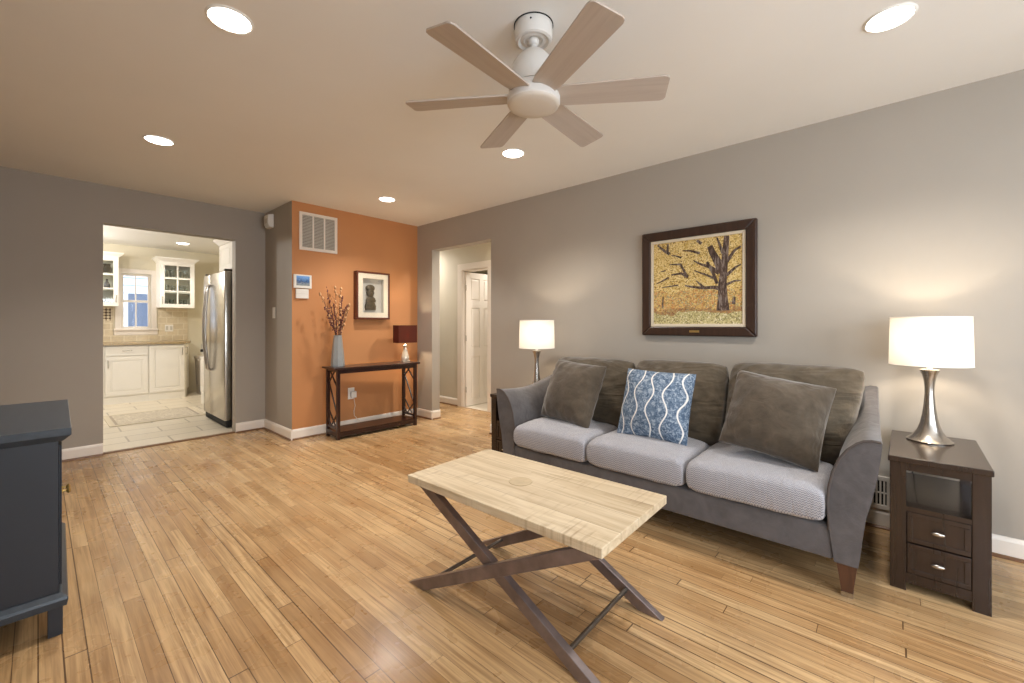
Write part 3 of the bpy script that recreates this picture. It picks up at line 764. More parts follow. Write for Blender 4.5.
# ------------------------------------------------------------------ end tables with lamps
def end_table(x, y, rz, label):
    t = thing('end_table', (x, y, 0), label, 'table', 'end tables beside the couch', rz)
    D, W, Z = 0.61, 0.153, 0.59
    MB().box(-0.012, D, -W-0.006, W+0.006, Z-0.026, Z, 0.004).build('tabletop', M['espresso'], t)
    L = 0.054
    for xa in (0.0, D-0.012-L):
        for ya in (-W, W-L): B(xa, xa+L, ya, ya+L, 0, Z-0.0265, 0.002).build('leg', M['espresso'], t)
    MB().box(0.004, D-0.016, -W+L, W-L, Z-0.06, Z-0.0265).box(L, D-0.066, -W+0.006, -W+0.024, Z-0.06, Z-0.0265).box(L, D-0.066, W-0.024, W-0.006, Z-0.06, Z-0.0265).build('apron', M['espresso'], t)
    MB().prism([(0.004, -W+L), (L, -W+L), (L, -W+0.004), (D-0.066, -W+0.004), (D-0.066, -W+L), (D-0.016, -W+L), (D-0.016, W-L), (D-0.066, W-L), (D-0.066, W-0.004), (L, W-0.004), (L, W-L), (0.004, W-L)], 'Z', 0.352, 0.372).build('shelf', M['espresso'], t)
    MB().box(L, D-0.066, -W+0.006, -W+0.022, 0.05, 0.352).box(L, D-0.066, W-0.022, W-0.006, 0.05, 0.352).box(D-0.06, D-0.04, -W+L, W-L, 0.05, 0.352).box(0.02, D-0.06, -W+L, W-L, 0.05, 0.062).build('case', M['espresso'], t)
    B(0.006, 0.02, -W+L, W-L, 0.035, 0.078).build('bottom_rail', M['espresso'], t)
    for z0, z1 in ((0.218, 0.350), (0.082, 0.212)):
        m = MB(); ya, yb = -W+L+0.002, W-L-0.002
        m.box(0.006, 0.024, ya, yb, z0, z1)
        f = 0.020
        m.box(0.001, 0.0065, ya, yb, z0, z0+f, 0.002).box(0.001, 0.0065, ya, yb, z1-f, z1, 0.002).box(0.001, 0.0065, ya, ya+f, z0+f, z1-f, 0.002).box(0.001, 0.0065, yb-f, yb, z0+f, z1-f, 0.002)
        d = m.build('drawer', M['espresso'], t)
        zc = (z0+z1)/2
        MB().ball((-0.012, 0, zc), 0.010, 0.75, 2.2, 0.85, 16, 10).tube([(0.006, 0, zc), (-0.01, 0, zc)], 0.0045, 10).build('knob', M['nickel'], d, 60)
    return t
end_table(2.553, -0.148, math.radians(-1.2), 'dark wood end table with two drawers right of the couch')
end_table(2.56, 2.371, 0, 'dark wood end table half hidden behind the left couch arm')

def couch_lamp(x, y, z, label):
    t = thing('table_lamp', (x, y, z), label, 'lamp', 'lamps beside the couch')
    MB().lathe([(0.001, 0.0), (0.086, 0.0), (0.087, 0.005), (0.080, 0.010), (0.064, 0.026), (0.048, 0.052), (0.036, 0.088), (0.0275, 0.135), (0.0215, 0.19), (0.0185, 0.235), (0.0185, 0.265), (0.0215, 0.30), (0.028, 0.332), (0.037, 0.352), (0.038, 0.357), (0.030, 0.360), (0.001, 0.361)], n=48).build('base', M['nickel'], t, 40)
    MB().tube([(0, 0, 0.360), (0, 0, 0.385)], 0.012, 16).tube([(0, 0, 0.385), (0, 0, 0.425)], 0.018, 16).build('socket', M['plastic'], t, 40)
    sh = MB()
    sh.lathe([(0.154, 0.380), (0.149, 0.622)], n=64, closed=False)
    sh.build('shade', M['shade'], t, 60)
    r = MB()
    for zz, R in ((0.381, 0.154), (0.621, 0.149)):
        r.tube([(R*math.cos(2*PI*k/48), R*math.sin(2*PI*k/48), zz) for k in range(49)], 0.002, 6)
    for a in (0, 2*PI/3, 4*PI/3): r.tube([(0.012*math.cos(a), 0.012*math.sin(a), 0.60), (0.149*math.cos(a), 0.149*math.sin(a), 0.615)], 0.0015, 6)
    r.tube([(0, 0, 0.425), (0, 0, 0.60)], 0.002, 6)
    r.build('shade_rim', M['plastic'], t)
    b = bulb('bulb', (x, y, z+0.50), LAMP_W, (1.0, 0.86, 0.68), 0.03)
    return t
couch_lamp(2.985, -0.143, 0.591, 'brushed nickel lamp with white drum shade on the right end table')
couch_lamp(2.895, 2.30, 0.591, 'nickel lamp with white drum shade behind the left couch arm')
tag(MB().tube([(3.04, -0.135, 0.595), (3.10, -0.13, 0.60), (3.185, -0.11, 0.59), (3.20, -0.10, 0.5), (3.21, -0.09, 0.38), (3.225, -0.06, 0.2)], 0.003, 8).build('lamp_cord', M['bcord'], None, 60), 'thin black lamp cord hanging behind the right end table', 'cord')

# heat register low on the wall between couch and end table
rg = thing('heat_register', (XW, 0.155, 0.2), 'white slotted heat register low on the wall beside the right end table', 'vent')
rx = XW-0.02
m = MB().box(rx, XW-0.0005, 0.0, 0.31, 0.112, 0.135).box(rx, XW-0.0005, 0.0, 0.31, 0.275, 0.30).box(rx, XW-0.0005, 0.0, 0.02, 0.135, 0.275).box(rx, XW-0.0005, 0.29, 0.31, 0.135, 0.275)
m.build('frame', M['trim'], rg, None, True, 0.002)
B(XW-0.006, XW-0.001, 0.02, 0.29, 0.135, 0.275).build('duct_opening', M['dark'], rg, None, True)
m = MB()
for k in range(16): m.box(rx+0.002, XW-0.007, 0.026+k*0.0168, 0.0345+k*0.0168, 0.135, 0.275)
m.box(rx+0.003, XW-0.007, 0.02, 0.29, 0.202, 0.208)
m.build('louver', M['trim'], rg, None, True)

# ------------------------------------------------------------------ painting over the couch
pa = thing('framed_painting', (XW, 1.08, 1.09), 'dark-framed autumn tree painting hung above the couch', 'painting')
py0, py1, pz0, pz1 = 0.674, 1.486, 1.091, 1.895
def pframe(y0, y1, z0, z1, w, xa, xb, mat, name, par, b=0.004):
    m = MB()
    m.prism([(y0, z0), (y1, z0), (y1-w, z0+w), (y0+w, z0+w)], 'X', xa, xb).prism([(y0, z1), (y1, z1), (y1-w, z1-w), (y0+w, z1-w)], 'X', xa, xb)
    m.prism([(y0, z0), (y0, z1), (y0+w, z1-w), (y0+w, z0+w)], 'X', xa, xb).prism([(y1, z0), (y1, z1), (y1-w, z1-w), (y1-w, z0+w)], 'X', xa, xb)
    return m.build(name, mat, par, None, True, b)
fr = pframe(py0, py1, pz0, pz1, 0.068, XW-0.04, XW-0.001, M['frame'], 'frame', pa, 0.008)
pframe(py0+0.068, py1-0.068, pz0+0.068, pz1-0.068, 0.022, XW-0.028, XW-0.001, M['liner'], 'liner', pa, 0.003)
cv = B(XW-0.018, XW-0.001, py0+0.09, py1-0.09, pz0+0.09, pz1-0.09).build('canvas', M['canvas'], pa, None, True)
tag(cv, 'canvas of yellow leaves with a dark tree')
B(XW-0.0425, XW-0.0401, 1.045, 1.115, pz0+0.026, pz0+0.042).build('nameplate', M['brass'], fr, None, True)
# tree strokes: picture coordinates a (0 left..1 right), b (0 bottom..1 top)
iy0, iy1, iz0, iz1 = py0+0.09, py1-0.09, pz0+0.09, pz1-0.09
SN = [0]
def stroke(m, pts, ws):
    L = []; R = []
    for i, (a, b) in enumerate(pts):
        p = Vector((a, b)); q = Vector(pts[min(i+1, len(pts)-1)]) - Vector(pts[max(i-1, 0)]); nrm = Vector((-q.y, q.x)).normalized()*ws[i]/2
        L.append(p+nrm); R.append(p-nrm)
    cl = lambda v: (min(iy1-0.001, max(iy0+0.001, iy1-v.x*(iy1-iy0))), min(iz1-0.001, max(iz0+0.001, iz0+v.y*(iz1-iz0))))
    for i in range(len(pts)-1):
        quad = [cl(L[i]), cl(L[i+1]), cl(R[i+1]), cl(R[i])]
        SN[0] += 1
        m.prism(quad, 'X', XW-0.0190-0.00006*SN[0], XW-0.0181)
def paint(name, pts, ws):
    m = MB(); stroke(m, pts, ws); return m.build(name, M['bark'], cv, None, True)
paint('painted_trunk', [(0.80, 0.15), (0.80, 0.30), (0.795, 0.45), (0.81, 0.60), (0.825, 0.80), (0.84, 0.995)], [0.14, 0.10, 0.088, 0.075, 0.066, 0.056])
for pts, ws in (
    ([(0.79, 0.58), (0.75, 0.70), (0.69, 0.82), (0.66, 0.90)], [0.09, 0.085, 0.07, 0.06]),
    ([(0.78, 0.40), (0.70, 0.42), (0.58, 0.42), (0.46, 0.44), (0.38, 0.46)], [0.05, 0.04, 0.032, 0.025, 0.015]),
    ([(0.60, 0.42), (0.55, 0.47), (0.51, 0.51)], [0.03, 0.022, 0.012]),
    ([(0.76, 0.58), (0.66, 0.66), (0.56, 0.70), (0.48, 0.75)], [0.05, 0.04, 0.025, 0.012]),
    ([(0.74, 0.46), (0.70, 0.58), (0.63, 0.72)], [0.035, 0.035, 0.03]),
    ([(0.72, 0.52), (0.62, 0.57), (0.49, 0.63)], [0.03, 0.022, 0.012]),
    ([(0.42, 0.56), (0.34, 0.61), (0.22, 0.60)], [0.04, 0.03, 0.015]), ([(0.40, 0.58), (0.33, 0.72), (0.20, 0.73)], [0.03, 0.028, 0.012]),
    ([(0.20, 0.86), (0.14, 0.90), (0.05, 0.985)], [0.04, 0.03, 0.02]), ([(0.17, 0.88), (0.18, 0.985)], [0.03, 0.02]),
    ([(0.57, 0.94), (0.52, 0.985)], [0.035, 0.03]), ([(0.55, 0.83), (0.45, 0.87), (0.36, 0.88)], [0.03, 0.02, 0.01]),
    ([(0.34, 0.80), (0.27, 0.83), (0.22, 0.84)], [0.02, 0.015, 0.008]), ([(0.19, 0.57), (0.10, 0.53), (0.03, 0.50)], [0.022, 0.015, 0.008]),
    ([(0.30, 0.47), (0.20, 0.46), (0.10, 0.45)], [0.018, 0.013, 0.007]), ([(0.15, 0.66), (0.09, 0.65)], [0.018, 0.01]),
    ([(0.84, 0.70), (0.92, 0.82), (0.985, 0.86)], [0.04, 0.028, 0.015]), ([(0.84, 0.55), (0.93, 0.63), (0.985, 0.66)], [0.035, 0.025, 0.012]),
    ([(0.83, 0.44), (0.92, 0.48), (0.985, 0.48)], [0.03, 0.02, 0.01]), ([(0.80, 0.80), (0.77, 0.90), (0.74, 0.985)], [0.035, 0.025, 0.015]),
    ([(0.91, 0.22), (0.92, 0.30)], [0.04, 0.02]), ([(0.11, 0.20), (0.12, 0.34)], [0.018, 0.010])):
    paint('painted_branch', pts, ws)

# ------------------------------------------------------------------ orange wall: grille, thermostat, shadow box, outlet
gr = thing('return_air_grille', (1.993, YO, 1.95), 'white louvered return air grille high on the orange wall', 'vent')
gx0, gx1, gz0, gz1 = 1.792, 2.194, 1.950, 2.345
fy0, fy1 = YO-0.012, YO-0.0005; fw = 0.030
m = MB().box(gx0, gx1, fy0, fy1, gz0, gz0+fw).box(gx0, gx1, fy0, fy1, gz1-fw, gz1).box(gx0, gx0+fw, fy0, fy1, gz0+fw, gz1-fw).box(gx1-fw, gx1, fy0, fy1, gz0+fw, gz1-fw)
iw = (gx1-gx0-2*fw-2*0.016)/3
for k in (1, 2): m.box(gx0+fw+iw*k+0.016*(k-1), gx0+fw+iw*k+0.016*k, fy0, fy1, gz0+fw, gz1-fw)
m.build('frame', M['trim'], gr, None, True, 0.002)
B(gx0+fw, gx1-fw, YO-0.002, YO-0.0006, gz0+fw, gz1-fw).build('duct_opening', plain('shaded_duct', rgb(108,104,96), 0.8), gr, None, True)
for k in range(3):
    xa = gx0+fw+(iw+0.016)*k; m = MB()
    nl = 22; pz = (gz1-gz0-2*fw)/nl
    for q in range(nl):
        z = gz0+fw+pz*(q+0.5)
        m.prism([(fy0+0.003, z-0.0055), (fy0+0.004, z-0.0068), (YO-0.003, z+0.0035), (YO-0.004, z+0.0048)], 'X', xa, xa+iw)
    m.build('louver', M['greymat'], gr, None, True)

th = thing('thermostat', (1.82, YO, 1.55), 'white touchscreen thermostat showing a blue picture', 'thermostat')
body = B(1.733, 1.910, YO-0.028, YO-0.0005, 1.550, 1.690, 0.004).build('body', M['plastic'], th, None, True)
B(1.756, 1.888, YO-0.0295, YO-0.0281, 1.578, 1.676).build('screen', M['screen'], th, None, True)
ab = thing('alarm_box', (1.82, YO, 1.445), 'small plain white box on the wall just under the thermostat', 'box')
B(1.755, 1.882, YO-0.022, YO-0.0005, 1.445, 1.542, 0.004).build('cover', M['plastic'], ab, None, True)
B(1.757, 1.880, YO-0.024, YO-0.0221, 1.4935, 1.4945).build('flap_seam', M['greymat'], ab, None, True)

sb = thing('shadow_box', (2.597, YO, 1.24), 'deep brown shadow box with a small dark bust on the orange wall', 'picture')
sx0, sx1, sz0, sz1, syf = 2.385, 2.806, 1.238, 1.785, YO-0.078
def yframe(x0, x1, z0, z1, w, ya, yb, mat, name, par, bv=0.003):
    m = MB().box(x0, x1, ya, yb, z0, z0+w).box(x0, x1, ya, yb, z1-w, z1).box(x0, x0+w, ya, yb, z0+w, z1-w).box(x1-w, x1, ya, yb, z0+w, z1-w)
    return m.build(name, mat, par, None, True, bv)
yframe(sx0, sx1, sz0, sz1, 0.020, syf, YO-0.0005, M['redframe'], 'frame', sb)
yframe(sx0+0.020, sx1-0.020, sz0+0.020, sz1-0.020, 0.058, syf+0.010, syf+0.014, M['mat'], 'mat_board', sb, 0)
bk = MB().box(sx0+0.078, sx1-0.078, YO-0.012, YO-0.006, sz0+0.078, sz1-0.078)
bk.build('backing', M['greymat'], sb, None, True)
yframe(sx0+0.068, sx1-0.068, sz0+0.068, sz1-0.068, 0.010, syf+0.014, YO-0.006, M['greymat'], 'inner_wall', sb, 0)
bx, by = 2.575, YO-0.035
bs = MB()
bs.loft([[(bx+px*w, by+qy*d, z) for px, qy in ((-1,-0.7),(-0.5,-1),(0.5,-1),(1,-0.7),(1,0.6),(-1,0.6))] for z, w, d in ((1.345,0.062,0.020),(1.39,0.064,0.021),(1.425,0.050,0.020),(1.45,0.030,0.016))])
bs.loft([[(bx+px*w, by-0.003+qy*d, z) for px, qy in ((-1,-0.4),(-0.5,-1),(0.5,-1),(1,-0.4),(0.8,0.8),(-0.8,0.8))] for z, w, d in ((1.435,0.062,0.014),(1.455,0.066,0.018),(1.485,0.052,0.018),(1.50,0.030,0.014))])
bs.ball((bx, by, 1.545), 0.046, 0.95, 0.55, 1.35, 18, 14)           # head
bs.ball((bx, by+0.002, 1.600), 0.052, 1.10, 0.55, 0.80, 18, 12)     # wrapped hair
bs.ball((bx, by-0.026, 1.540), 0.010, 0.9, 0.9, 1.7)                # nose
bs.ball((bx-0.018, by-0.022, 1.556), 0.009, 1.3, 0.6, 0.6).ball((bx+0.018, by-0.022, 1.556), 0.009, 1.3, 0.6, 0.6)
bs.ball((bx, by-0.022, 1.512), 0.012, 1.5, 0.7, 0.6)
bs.ball((bx-0.044, by, 1.545), 0.010, 0.6, 0.8, 1.5).ball((bx+0.044, by, 1.545), 0.010, 0.6, 0.8, 1.5)
bs.build('bust', M['bronze'], sb, 50, True)
B(sx0+0.020, sx1-0.020, syf+0.004, syf+0.006, sz0+0.020, sz1-0.020).build('glass', M['artglass'], sb, None, True)

ou = thing('wall_outlet', (2.36, YO, 0.4), 'white wall outlet with a plugged-in adapter under the console table', 'outlet')
B(2.318, 2.394, YO-0.007, YO-0.0005, 0.335, 0.465, 0.002).build('plate', M['plastic'], ou, None, True)
for z in (0.370, 0.432): B(2.340, 2.372, YO-0.009, YO-0.0071, z-0.016, z+0.016).build('socket', M['plastic'], ou, None, True)
ad = thing('plug_adapter', (2.37, YO, 0.38), 'white plug adapter in the outlet with cord hanging down', 'plug')
B(2.340, 2.402, YO-0.045, YO-0.0095, 0.352, 0.425, 0.006).build('body', M['plastic'], ad, None, True)
MB().tube([(2.375, YO-0.028, 0.353), (2.380, YO-0.028, 0.32), (2.392, YO-0.026, 0.26), (2.376, YO-0.028, 0.20), (2.380, YO-0.03, 0.15), (2.42, YO-0.035, 0.10), (2.44, YO-0.05, 0.085)], 0.0032, 8).build('cord', M['cord'], ad, 60, True)

md = thing('motion_sensor', (XR, 5.12, 2.25), 'small white motion sensor high in the wall corner', 'sensor')
MB().prism([(XR-0.0005, 2.235), (XR-0.045, 2.245), (XR-0.058, 2.275), (XR-0.058, 2.375), (XR-0.0005, 2.39)], 'Y', 5.04, 5.17).build('body', M['plastic'], md, None, True, 0.006)
B(XR-0.0605, XR-0.0582, 5.065, 5.145, 2.285, 2.335).build('lens', M['bowl'], md, None, True)
ls = thing('light_switch', (XR, 5.03, 1.3), 'white light switch on the short wall beside the orange wall', 'switch')
B(XR-0.006, XR-0.0005, 4.995, 5.070, 1.245, 1.365, 0.002).build('plate', M['plastic'], ls, None, True)
B(XR-0.010, XR-0.0062, 5.018, 5.047, 1.275, 1.335, 0.001).build('rocker', M['plastic'], ls, None, True)

# ------------------------------------------------------------------ console table
cn = thing('console_table', (2.495, 4.30, 0), 'dark narrow console table with lattice ends against the orange wall', 'table', rotz=math.radians(-2.5))
CX, CY, CZ = 0.470, 0.140, 0.735
MB().box(-CX-0.035, CX+0.035, -CY-0.018, CY+0.018, CZ-0.020, CZ, 0.003).build('tabletop', M['console'], cn)
B(-CX+0.032, CX-0.032, -CY+0.004, -CY+0.020, CZ-0.062, CZ-0.0205).build('apron', M['console'], cn)
B(-CX+0.032, CX-0.032, CY-0.020, CY-0.004, CZ-0.062, CZ-0.0205).build('apron', M['console'], cn)
for sx in (-1, 1):
    for sy in (-1, 1):
        xa = sx*CX; x0, x1 = (xa, xa+0.032) if sx < 0 else (xa-0.032, xa)
        ya = sy*CY; y0, y1 = (ya, ya+0.032) if sy < 0 else (ya-0.032, ya)
        B(x0, x1, y0, y1, 0, CZ-0.0205, 0.001).build('leg', M['console'], cn)
    xm = sx*(CX-0.016); m = MB(); i0, i1 = -CY+0.032, CY-0.032
    def bar(a, b, w=0.012):
        (ya, za), (yb, zb) = a, b; q = Vector((yb-ya, zb-za)); n = Vector((-q.y, q.x)).normalized()*w/2
        m.prism([(ya+n.x, za+n.y), (yb+n.x, zb+n.y), (yb-n.x, zb-n.y), (ya-n.x, za-n.y)], 'X', xm-0.006, xm+0.006)
    m.box(xm-0.010, xm+0.010, i0, i1, 0.105, 0.125).box(xm-0.010, xm+0.010, i0, i1, CZ-0.045, CZ-0.0205)
    zb_, zt_ = 0.125, CZ-0.045
    bar((i1, zt_-0.10), (i0, zb_+0.12)); bar((i1-0.002, zt_-0.13), (i0+0.075, zt_)); bar((i1-0.05, zt_-0.01), (i0, zt_-0.16))
    bar((i0+0.002, zb_+0.14), (i1-0.07, zb_)); bar((i0+0.05, zb_+0.01), (i1, zb_+0.17)); bar((i1-0.055, zb_), (i1, zb_+0.06))
    m.build('lattice_panel', M['console'], cn)
MB().box(-CX+0.033, CX-0.033, -CY+0.004, CY-0.004, 0.062, 0.082).box(-CX+0.033, CX-0.033, -CY+0.002, -CY+0.018, 0.030, 0.0615).box(-CX+0.033, CX-0.033, CY-0.018, CY-0.002, 0.030, 0.0615).build('shelf', M['console'], cn)
for sx in (-1, 1):
    B(sx*CX-(0.0 if sx < 0 else 0.032), sx*CX+(0.032 if sx < 0 else 0.0), -CY+0.033, CY-0.033, 0.030, 0.08).build('bottom_rail', M['console'], cn)

vx, vy = 2.10, 4.335
va = thing('vase', (vx, vy, 0.7355), 'tall tapered grey ceramic vase holding dry branches', 'vase')
MB().lathe([(0.001, 0.0), (0.066, 0.0), (0.069, 0.006), (0.066, 0.06), (0.056, 0.18), (0.044, 0.29), (0.040, 0.318), (0.042, 0.328), (0.036, 0.328), (0.034, 0.30), (0.040, 0.18), (0.001, 0.06)], n=8).xf(Matrix.Rotation(0.35, 4, 'Z')).build('body', M['vase'], va, 25)
rnd = random.Random(4)
for k in range(13):
    a = 2*PI*k/13 + rnd.uniform(-0.2, 0.2); hgt = rnd.uniform(0.26, 0.50); sp = rnd.uniform(0.04, 0.17)
    if k == 3: hgt = 0.52
    base = Vector((vx+0.014*math.cos(a), vy+0.014*math.sin(a), 0.7355+0.10))
    neck = Vector((vx+0.024*math.cos(a), vy+0.024*math.sin(a), 0.7355+0.33))
    pts = [base, neck]
    for q in range(1, 8):
        f = q/7; pts.append(Vector((vx+math.cos(a)*(0.024+sp*f**1.2)+rnd.uniform(-0.006, 0.006), vy+math.sin(a)*(0.024+sp*0.75*f**1.2)+rnd.uniform(-0.006, 0.006), 0.7355+0.33+hgt*f)))
    m = MB().tube(pts, [0.003, 0.003]+[0.0028-0.0002*q for q in range(7)], 6)
    for q in (4, 5, 6):
        d = Vector((rnd.uniform(-1, 1), rnd.uniform(-0.8, 0.8), 1.2)).normalized(); m.tube([pts[q], pts[q]+d*0.03, pts[q]+d*0.06], [0.0018, 0.0015, 0.001], 5)
    red = k % 3 != 0
    for q in range(2, 9):
        for rep in range(5 if red else 2):
            p = pts[q] + Vector((rnd.uniform(-0.006, 0.006), rnd.uniform(-0.006, 0.006), rnd.uniform(-0.03, 0.03)))
            m.ball(p, rnd.uniform(0.004, 0.0075) if red else rnd.uniform(0.008, 0.014), 1, 1, rnd.uniform(1, 1.6), 6, 5, 1)
    tag(m.build('branch', [M['twig'], M['budred'] if red else M['bud']], None, 60), 'thin dry budded branch standing in the grey vase', 'branch', 'dry branches in the grey vase')

lx, ly = 2.915, 4.315
sl = thing('table_lamp', (lx, ly, CZ+0.001), 'small silver lamp with red-brown box shade on the console table', 'lamp', rotz=math.radians(-2))
MB().box(-0.045, 0.045, -0.035, 0.035, 0, 0.014, 0.003).build('foot', M['crystal'], sl)
MB().lathe([(0.001, 0.0145), (0.040, 0.0145), (0.046, 0.03), (0.046, 0.05), (0.038, 0.085), (0.026, 0.13), (0.018, 0.165), (0.022, 0.178), (0.026, 0.19), (0.018, 0.203), (0.008, 0.208), (0.008, 0.255), (0.001, 0.256)], n=24).build('base', M['crystal'], sl, 40)
hw, hd, z0, z1 = 0.125, 0.062, 0.225, 0.432; tk = 0.002
MB().box(-hw, hw, -hd, -hd+tk, z0, z1).box(-hw, hw, hd-tk, hd, z0, z1).box(-hw, -hw+tk, -hd+tk, hd-tk, z0, z1).box(hw-tk, hw, -hd+tk, hd-tk, z0, z1).build('shade', M['redshade'], sl)
MB().tube([(0, 0, 0.255), (0, 0, 0.41)], 0.002, 6).tube([(-hw+tk, 0, 0.405), (hw-tk, 0, 0.405)], 0.0015, 6).build('shade_frame', M['nickel'], sl)
bulb('bulb', (lx-0.02, ly+0.004, CZ+0.32), 9.0, (1.0, 0.78, 0.52), 0.02)

# ------------------------------------------------------------------ blue-black cabinet at the left edge
dr = thing('sideboard', (-0.151, 2.76, 0), 'blue-black painted sideboard cut off by the left edge of the photo', 'sideboard', rotz=math.radians(-1.2))
HX, HY = 0.215, 0.415
tp = MB().loft([[(-HX-0.01+0, -HY-0.03+e, z), (HX+0.03-e, -HY-0.03+e, z), (HX+0.03-e, HY+0.03-e, z), (-HX-0.01, HY+0.03-e, z)] for z, e in ((0.735, 0.022), (0.752, 0.006), (0.758, 0.0), (0.785, 0.0))]).build('top', M['navytop'], dr, None, bevel=0.002)
B(-HX, HX-0.004, -HY, HY, 0.165, 0.7345).build('carcass', M['navy'], dr)
MB().loft([[(-HX-0.01, -HY-0.022+e, z), (HX+0.022-e, -HY-0.022+e, z), (HX+0.022-e, HY+0.022-e, z), (-HX-0.01, HY+0.022-e, z)] for z, e in ((0.115, 0.004), (0.140, 0.0), (0.150, 0.003), (0.164, 0.018))]).build('base_molding', M['navytop'], dr, None, bevel=0.002)
for xa in (-HX, HX-0.032):
    for ya in (-HY+0.004, HY-0.049):
        B(xa, xa+0.040, ya, ya+0.045, 0, 0.1148, 0.002).build('leg', M['navy'], dr)
for k, (ya, yb) in enumerate(((-HY+0.02, -0.003), (0.003, HY-0.02))):
    m = MB().box(HX-0.0035, HX+0.001, ya, yb, 0.185, 0.715); f = 0.05
    m.box(HX+0.0012, HX+0.005, ya, yb, 0.185, 0.185+f).box(HX+0.0012, HX+0.005, ya, yb, 0.715-f, 0.715).box(HX+0.0012, HX+0.005, ya, ya+f, 0.185+f, 0.715-f).box(HX+0.0012, HX+0.005, yb-f, yb, 0.185+f, 0.715-f)
    d = m.build('door', M['navy'], dr, None, bevel=0.001)
    yk = yb-0.026 if k == 0 else ya+0.026
    MB().lathe([(0.001, 0), (0.009, 0.0), (0.009, 0.003), (0.0045, 0.006), (0.0045, 0.014), (0.012, 0.019), (0.013, 0.024), (0.009, 0.028), (0.001, 0.029)], n=16).xf(Matrix.Translation((HX+0.0052, yk, 0.44)) @ Matrix.Rotation(PI/2, 4, 'Y')).build('knob', M['brass'], d, 50)

# ------------------------------------------------------------------ kitchen
def shaker(m, axis_y, x0, x1, z0, z1, f=0.055, t=0.018):
    """raised panel front facing -Y with its outer face at axis_y"""
    y = axis_y
    m.box(x0, x1, y+0.006, y+t, z0, z1)
    m.box(x0, x1, y, y+0.0065, z0, z0+f, 0.002).box(x0, x1, y, y+0.0065, z1-f, z1, 0.002).box(x0, x0+f, y, y+0.0065, z0+f, z1-f, 0.002).box(x1-f, x1, y, y+0.0065, z0+f, z1-f, 0.002)
    if z1-z0 > 0.2: m.box(x0+f+0.018, x1-f-0.018, y+0.001, y+0.0065, z0+f+0.018, z1-f-0.018, 0.004)
    return m
def pull(m, p0, p1, out):
    p0, p1, o = Vector(p0), Vector(p1), Vector(out)
    d = (p1-p0)*0.12
    return m.tube([p0, p0+o*0.8, p0+d+o, p1-d+o, p1+o*0.8, p1], 0.005, 8)
KF = 8.52
def base_unit(x0, x1, label, drawer, hinge_left):
    t = thing('base_cabinet', ((x0+x1)/2, KF+0.3, 0), label, 'cabinet', 'kitchen base cabinets')
    B(x0+0.0005, x1-0.0005, KF+0.02, YK-0.001, 0.105, 0.868).build('carcass', M['white'], t, None, True)
    B(x0+0.0005, x1-0.0005, KF+0.012, YK-0.02, 0.0, 0.1045).build('plinth', M['white'], t, None, True)
    zt = 0.855
    if drawer:
        d = shaker(MB(), KF, x0+0.008, x1-0.008, 0.715, zt, 0.032).build('drawer', M['white'], t, None, True)
        xc = (x0+x1)/2; pull(MB(), (xc-0.05, KF, 0.785), (xc+0.05, KF, 0.785), (0, -0.025, 0)).build('handle', M['nickel'], d, 50, True)
        zt = 0.700
    d = shaker(MB(), KF, x0+0.008, x1-0.008, 0.125, zt).build('door', M['white'], t, None, True)
    xc = x0+0.035 if not hinge_left else x1-0.035
    pull(MB(), (xc, KF, zt-0.16), (xc, KF, zt-0.05), (0, -0.025, 0)).build('handle', M['nickel'], d, 50, True)
    return t
base_unit(0.16, 0.645, 'white base cabinet mostly hidden at the left of the kitchen opening', True, True)
base_unit(0.645, 1.135, 'white base cabinet with a drawer under the kitchen window', True, False)
base_unit(1.135, 1.585, 'white base cabinet with one tall door right of the drawer cabinet', False, True)
ch = thing('base_cabinet', (1.66, 8.8, 0), 'narrow angled white base cabinet at the end of the counter', 'cabinet', 'kitchen base cabinets')
CA, CB = Vector((1.5855, KF)), Vector((1.700, 8.86))
MB().prism([(CA.x, KF+0.022), (CA.x+0.006, KF+0.022), (CB.x-0.016, CB.y+0.004), (CB.x-0.016, YK-0.001), (CA.x, YK-0.001)], 'Z', 0.105, 0.868).build('carcass', M['white'], ch, None, True)
MB().prism([(CA.x, KF+0.014), (CA.x+0.006, KF+0.014), (CB.x-0.02, CB.y), (CB.x-0.02, YK-0.02), (CA.x, YK-0.02)], 'Z', 0.0, 0.1045).build('plinth', M['white'], ch, None, True)
q = (CB-CA); ql = q.length; qa = math.atan2(q.y, q.x)
mm = shaker(MB(), 0.0, 0.012, ql-0.006, 0.125, 0.855).xf(Matrix.Translation((CA.x+0.003, CA.y, 0)) @ Matrix.Rotation(qa, 4, 'Z'))
d = mm.build('door', M['white'], ch, None, True)
pull(MB(), (0.04, 0, 0.70), (0.04, 0, 0.81), (0, -0.025, 0)).xf(Matrix.Translation((CA.x+0.003, CA.y, 0)) @ Matrix.Rotation(qa, 4, 'Z')).build('handle', M['nickel'], d, 50, True)
ctp = MB().prism([(0.16, KF-0.025), (1.59, KF-0.025), (1.728, 8.86), (1.728, YK-0.001), (0.16, YK-0.001)], 'Z', 0.869, 0.905).build('countertop', M['granite'], None, None, bevel=0.004)
tag(ctp, 'speckled tan stone countertop along the kitchen wall', 'countertop')
struct(MB().box(0.10, WK[0]-0.0905, YK-0.012, YK-0.0005, 0.9055, 1.45).box(WK[1]+0.0905, 1.728, YK-0.012, YK-0.0005, 0.9055, 1.45).box(WK[0]-0.0905, WK[1]+0.0905, YK-0.012, YK-0.0005, 0.9055, WK[2]-0.101).build('trim_3', M['splash']), 'beige stone tile backsplash')
struct(B(0.50, 0.76, YK-0.0155, YK-0.0121, 1.24, 1.44).build('trim_4', M['mosaic']), 'diamond mosaic inset in the backsplash')
ko = thing('wall_outlet', (1.47, YK, 1.1), 'white outlet plate on the kitchen backsplash', 'outlet')
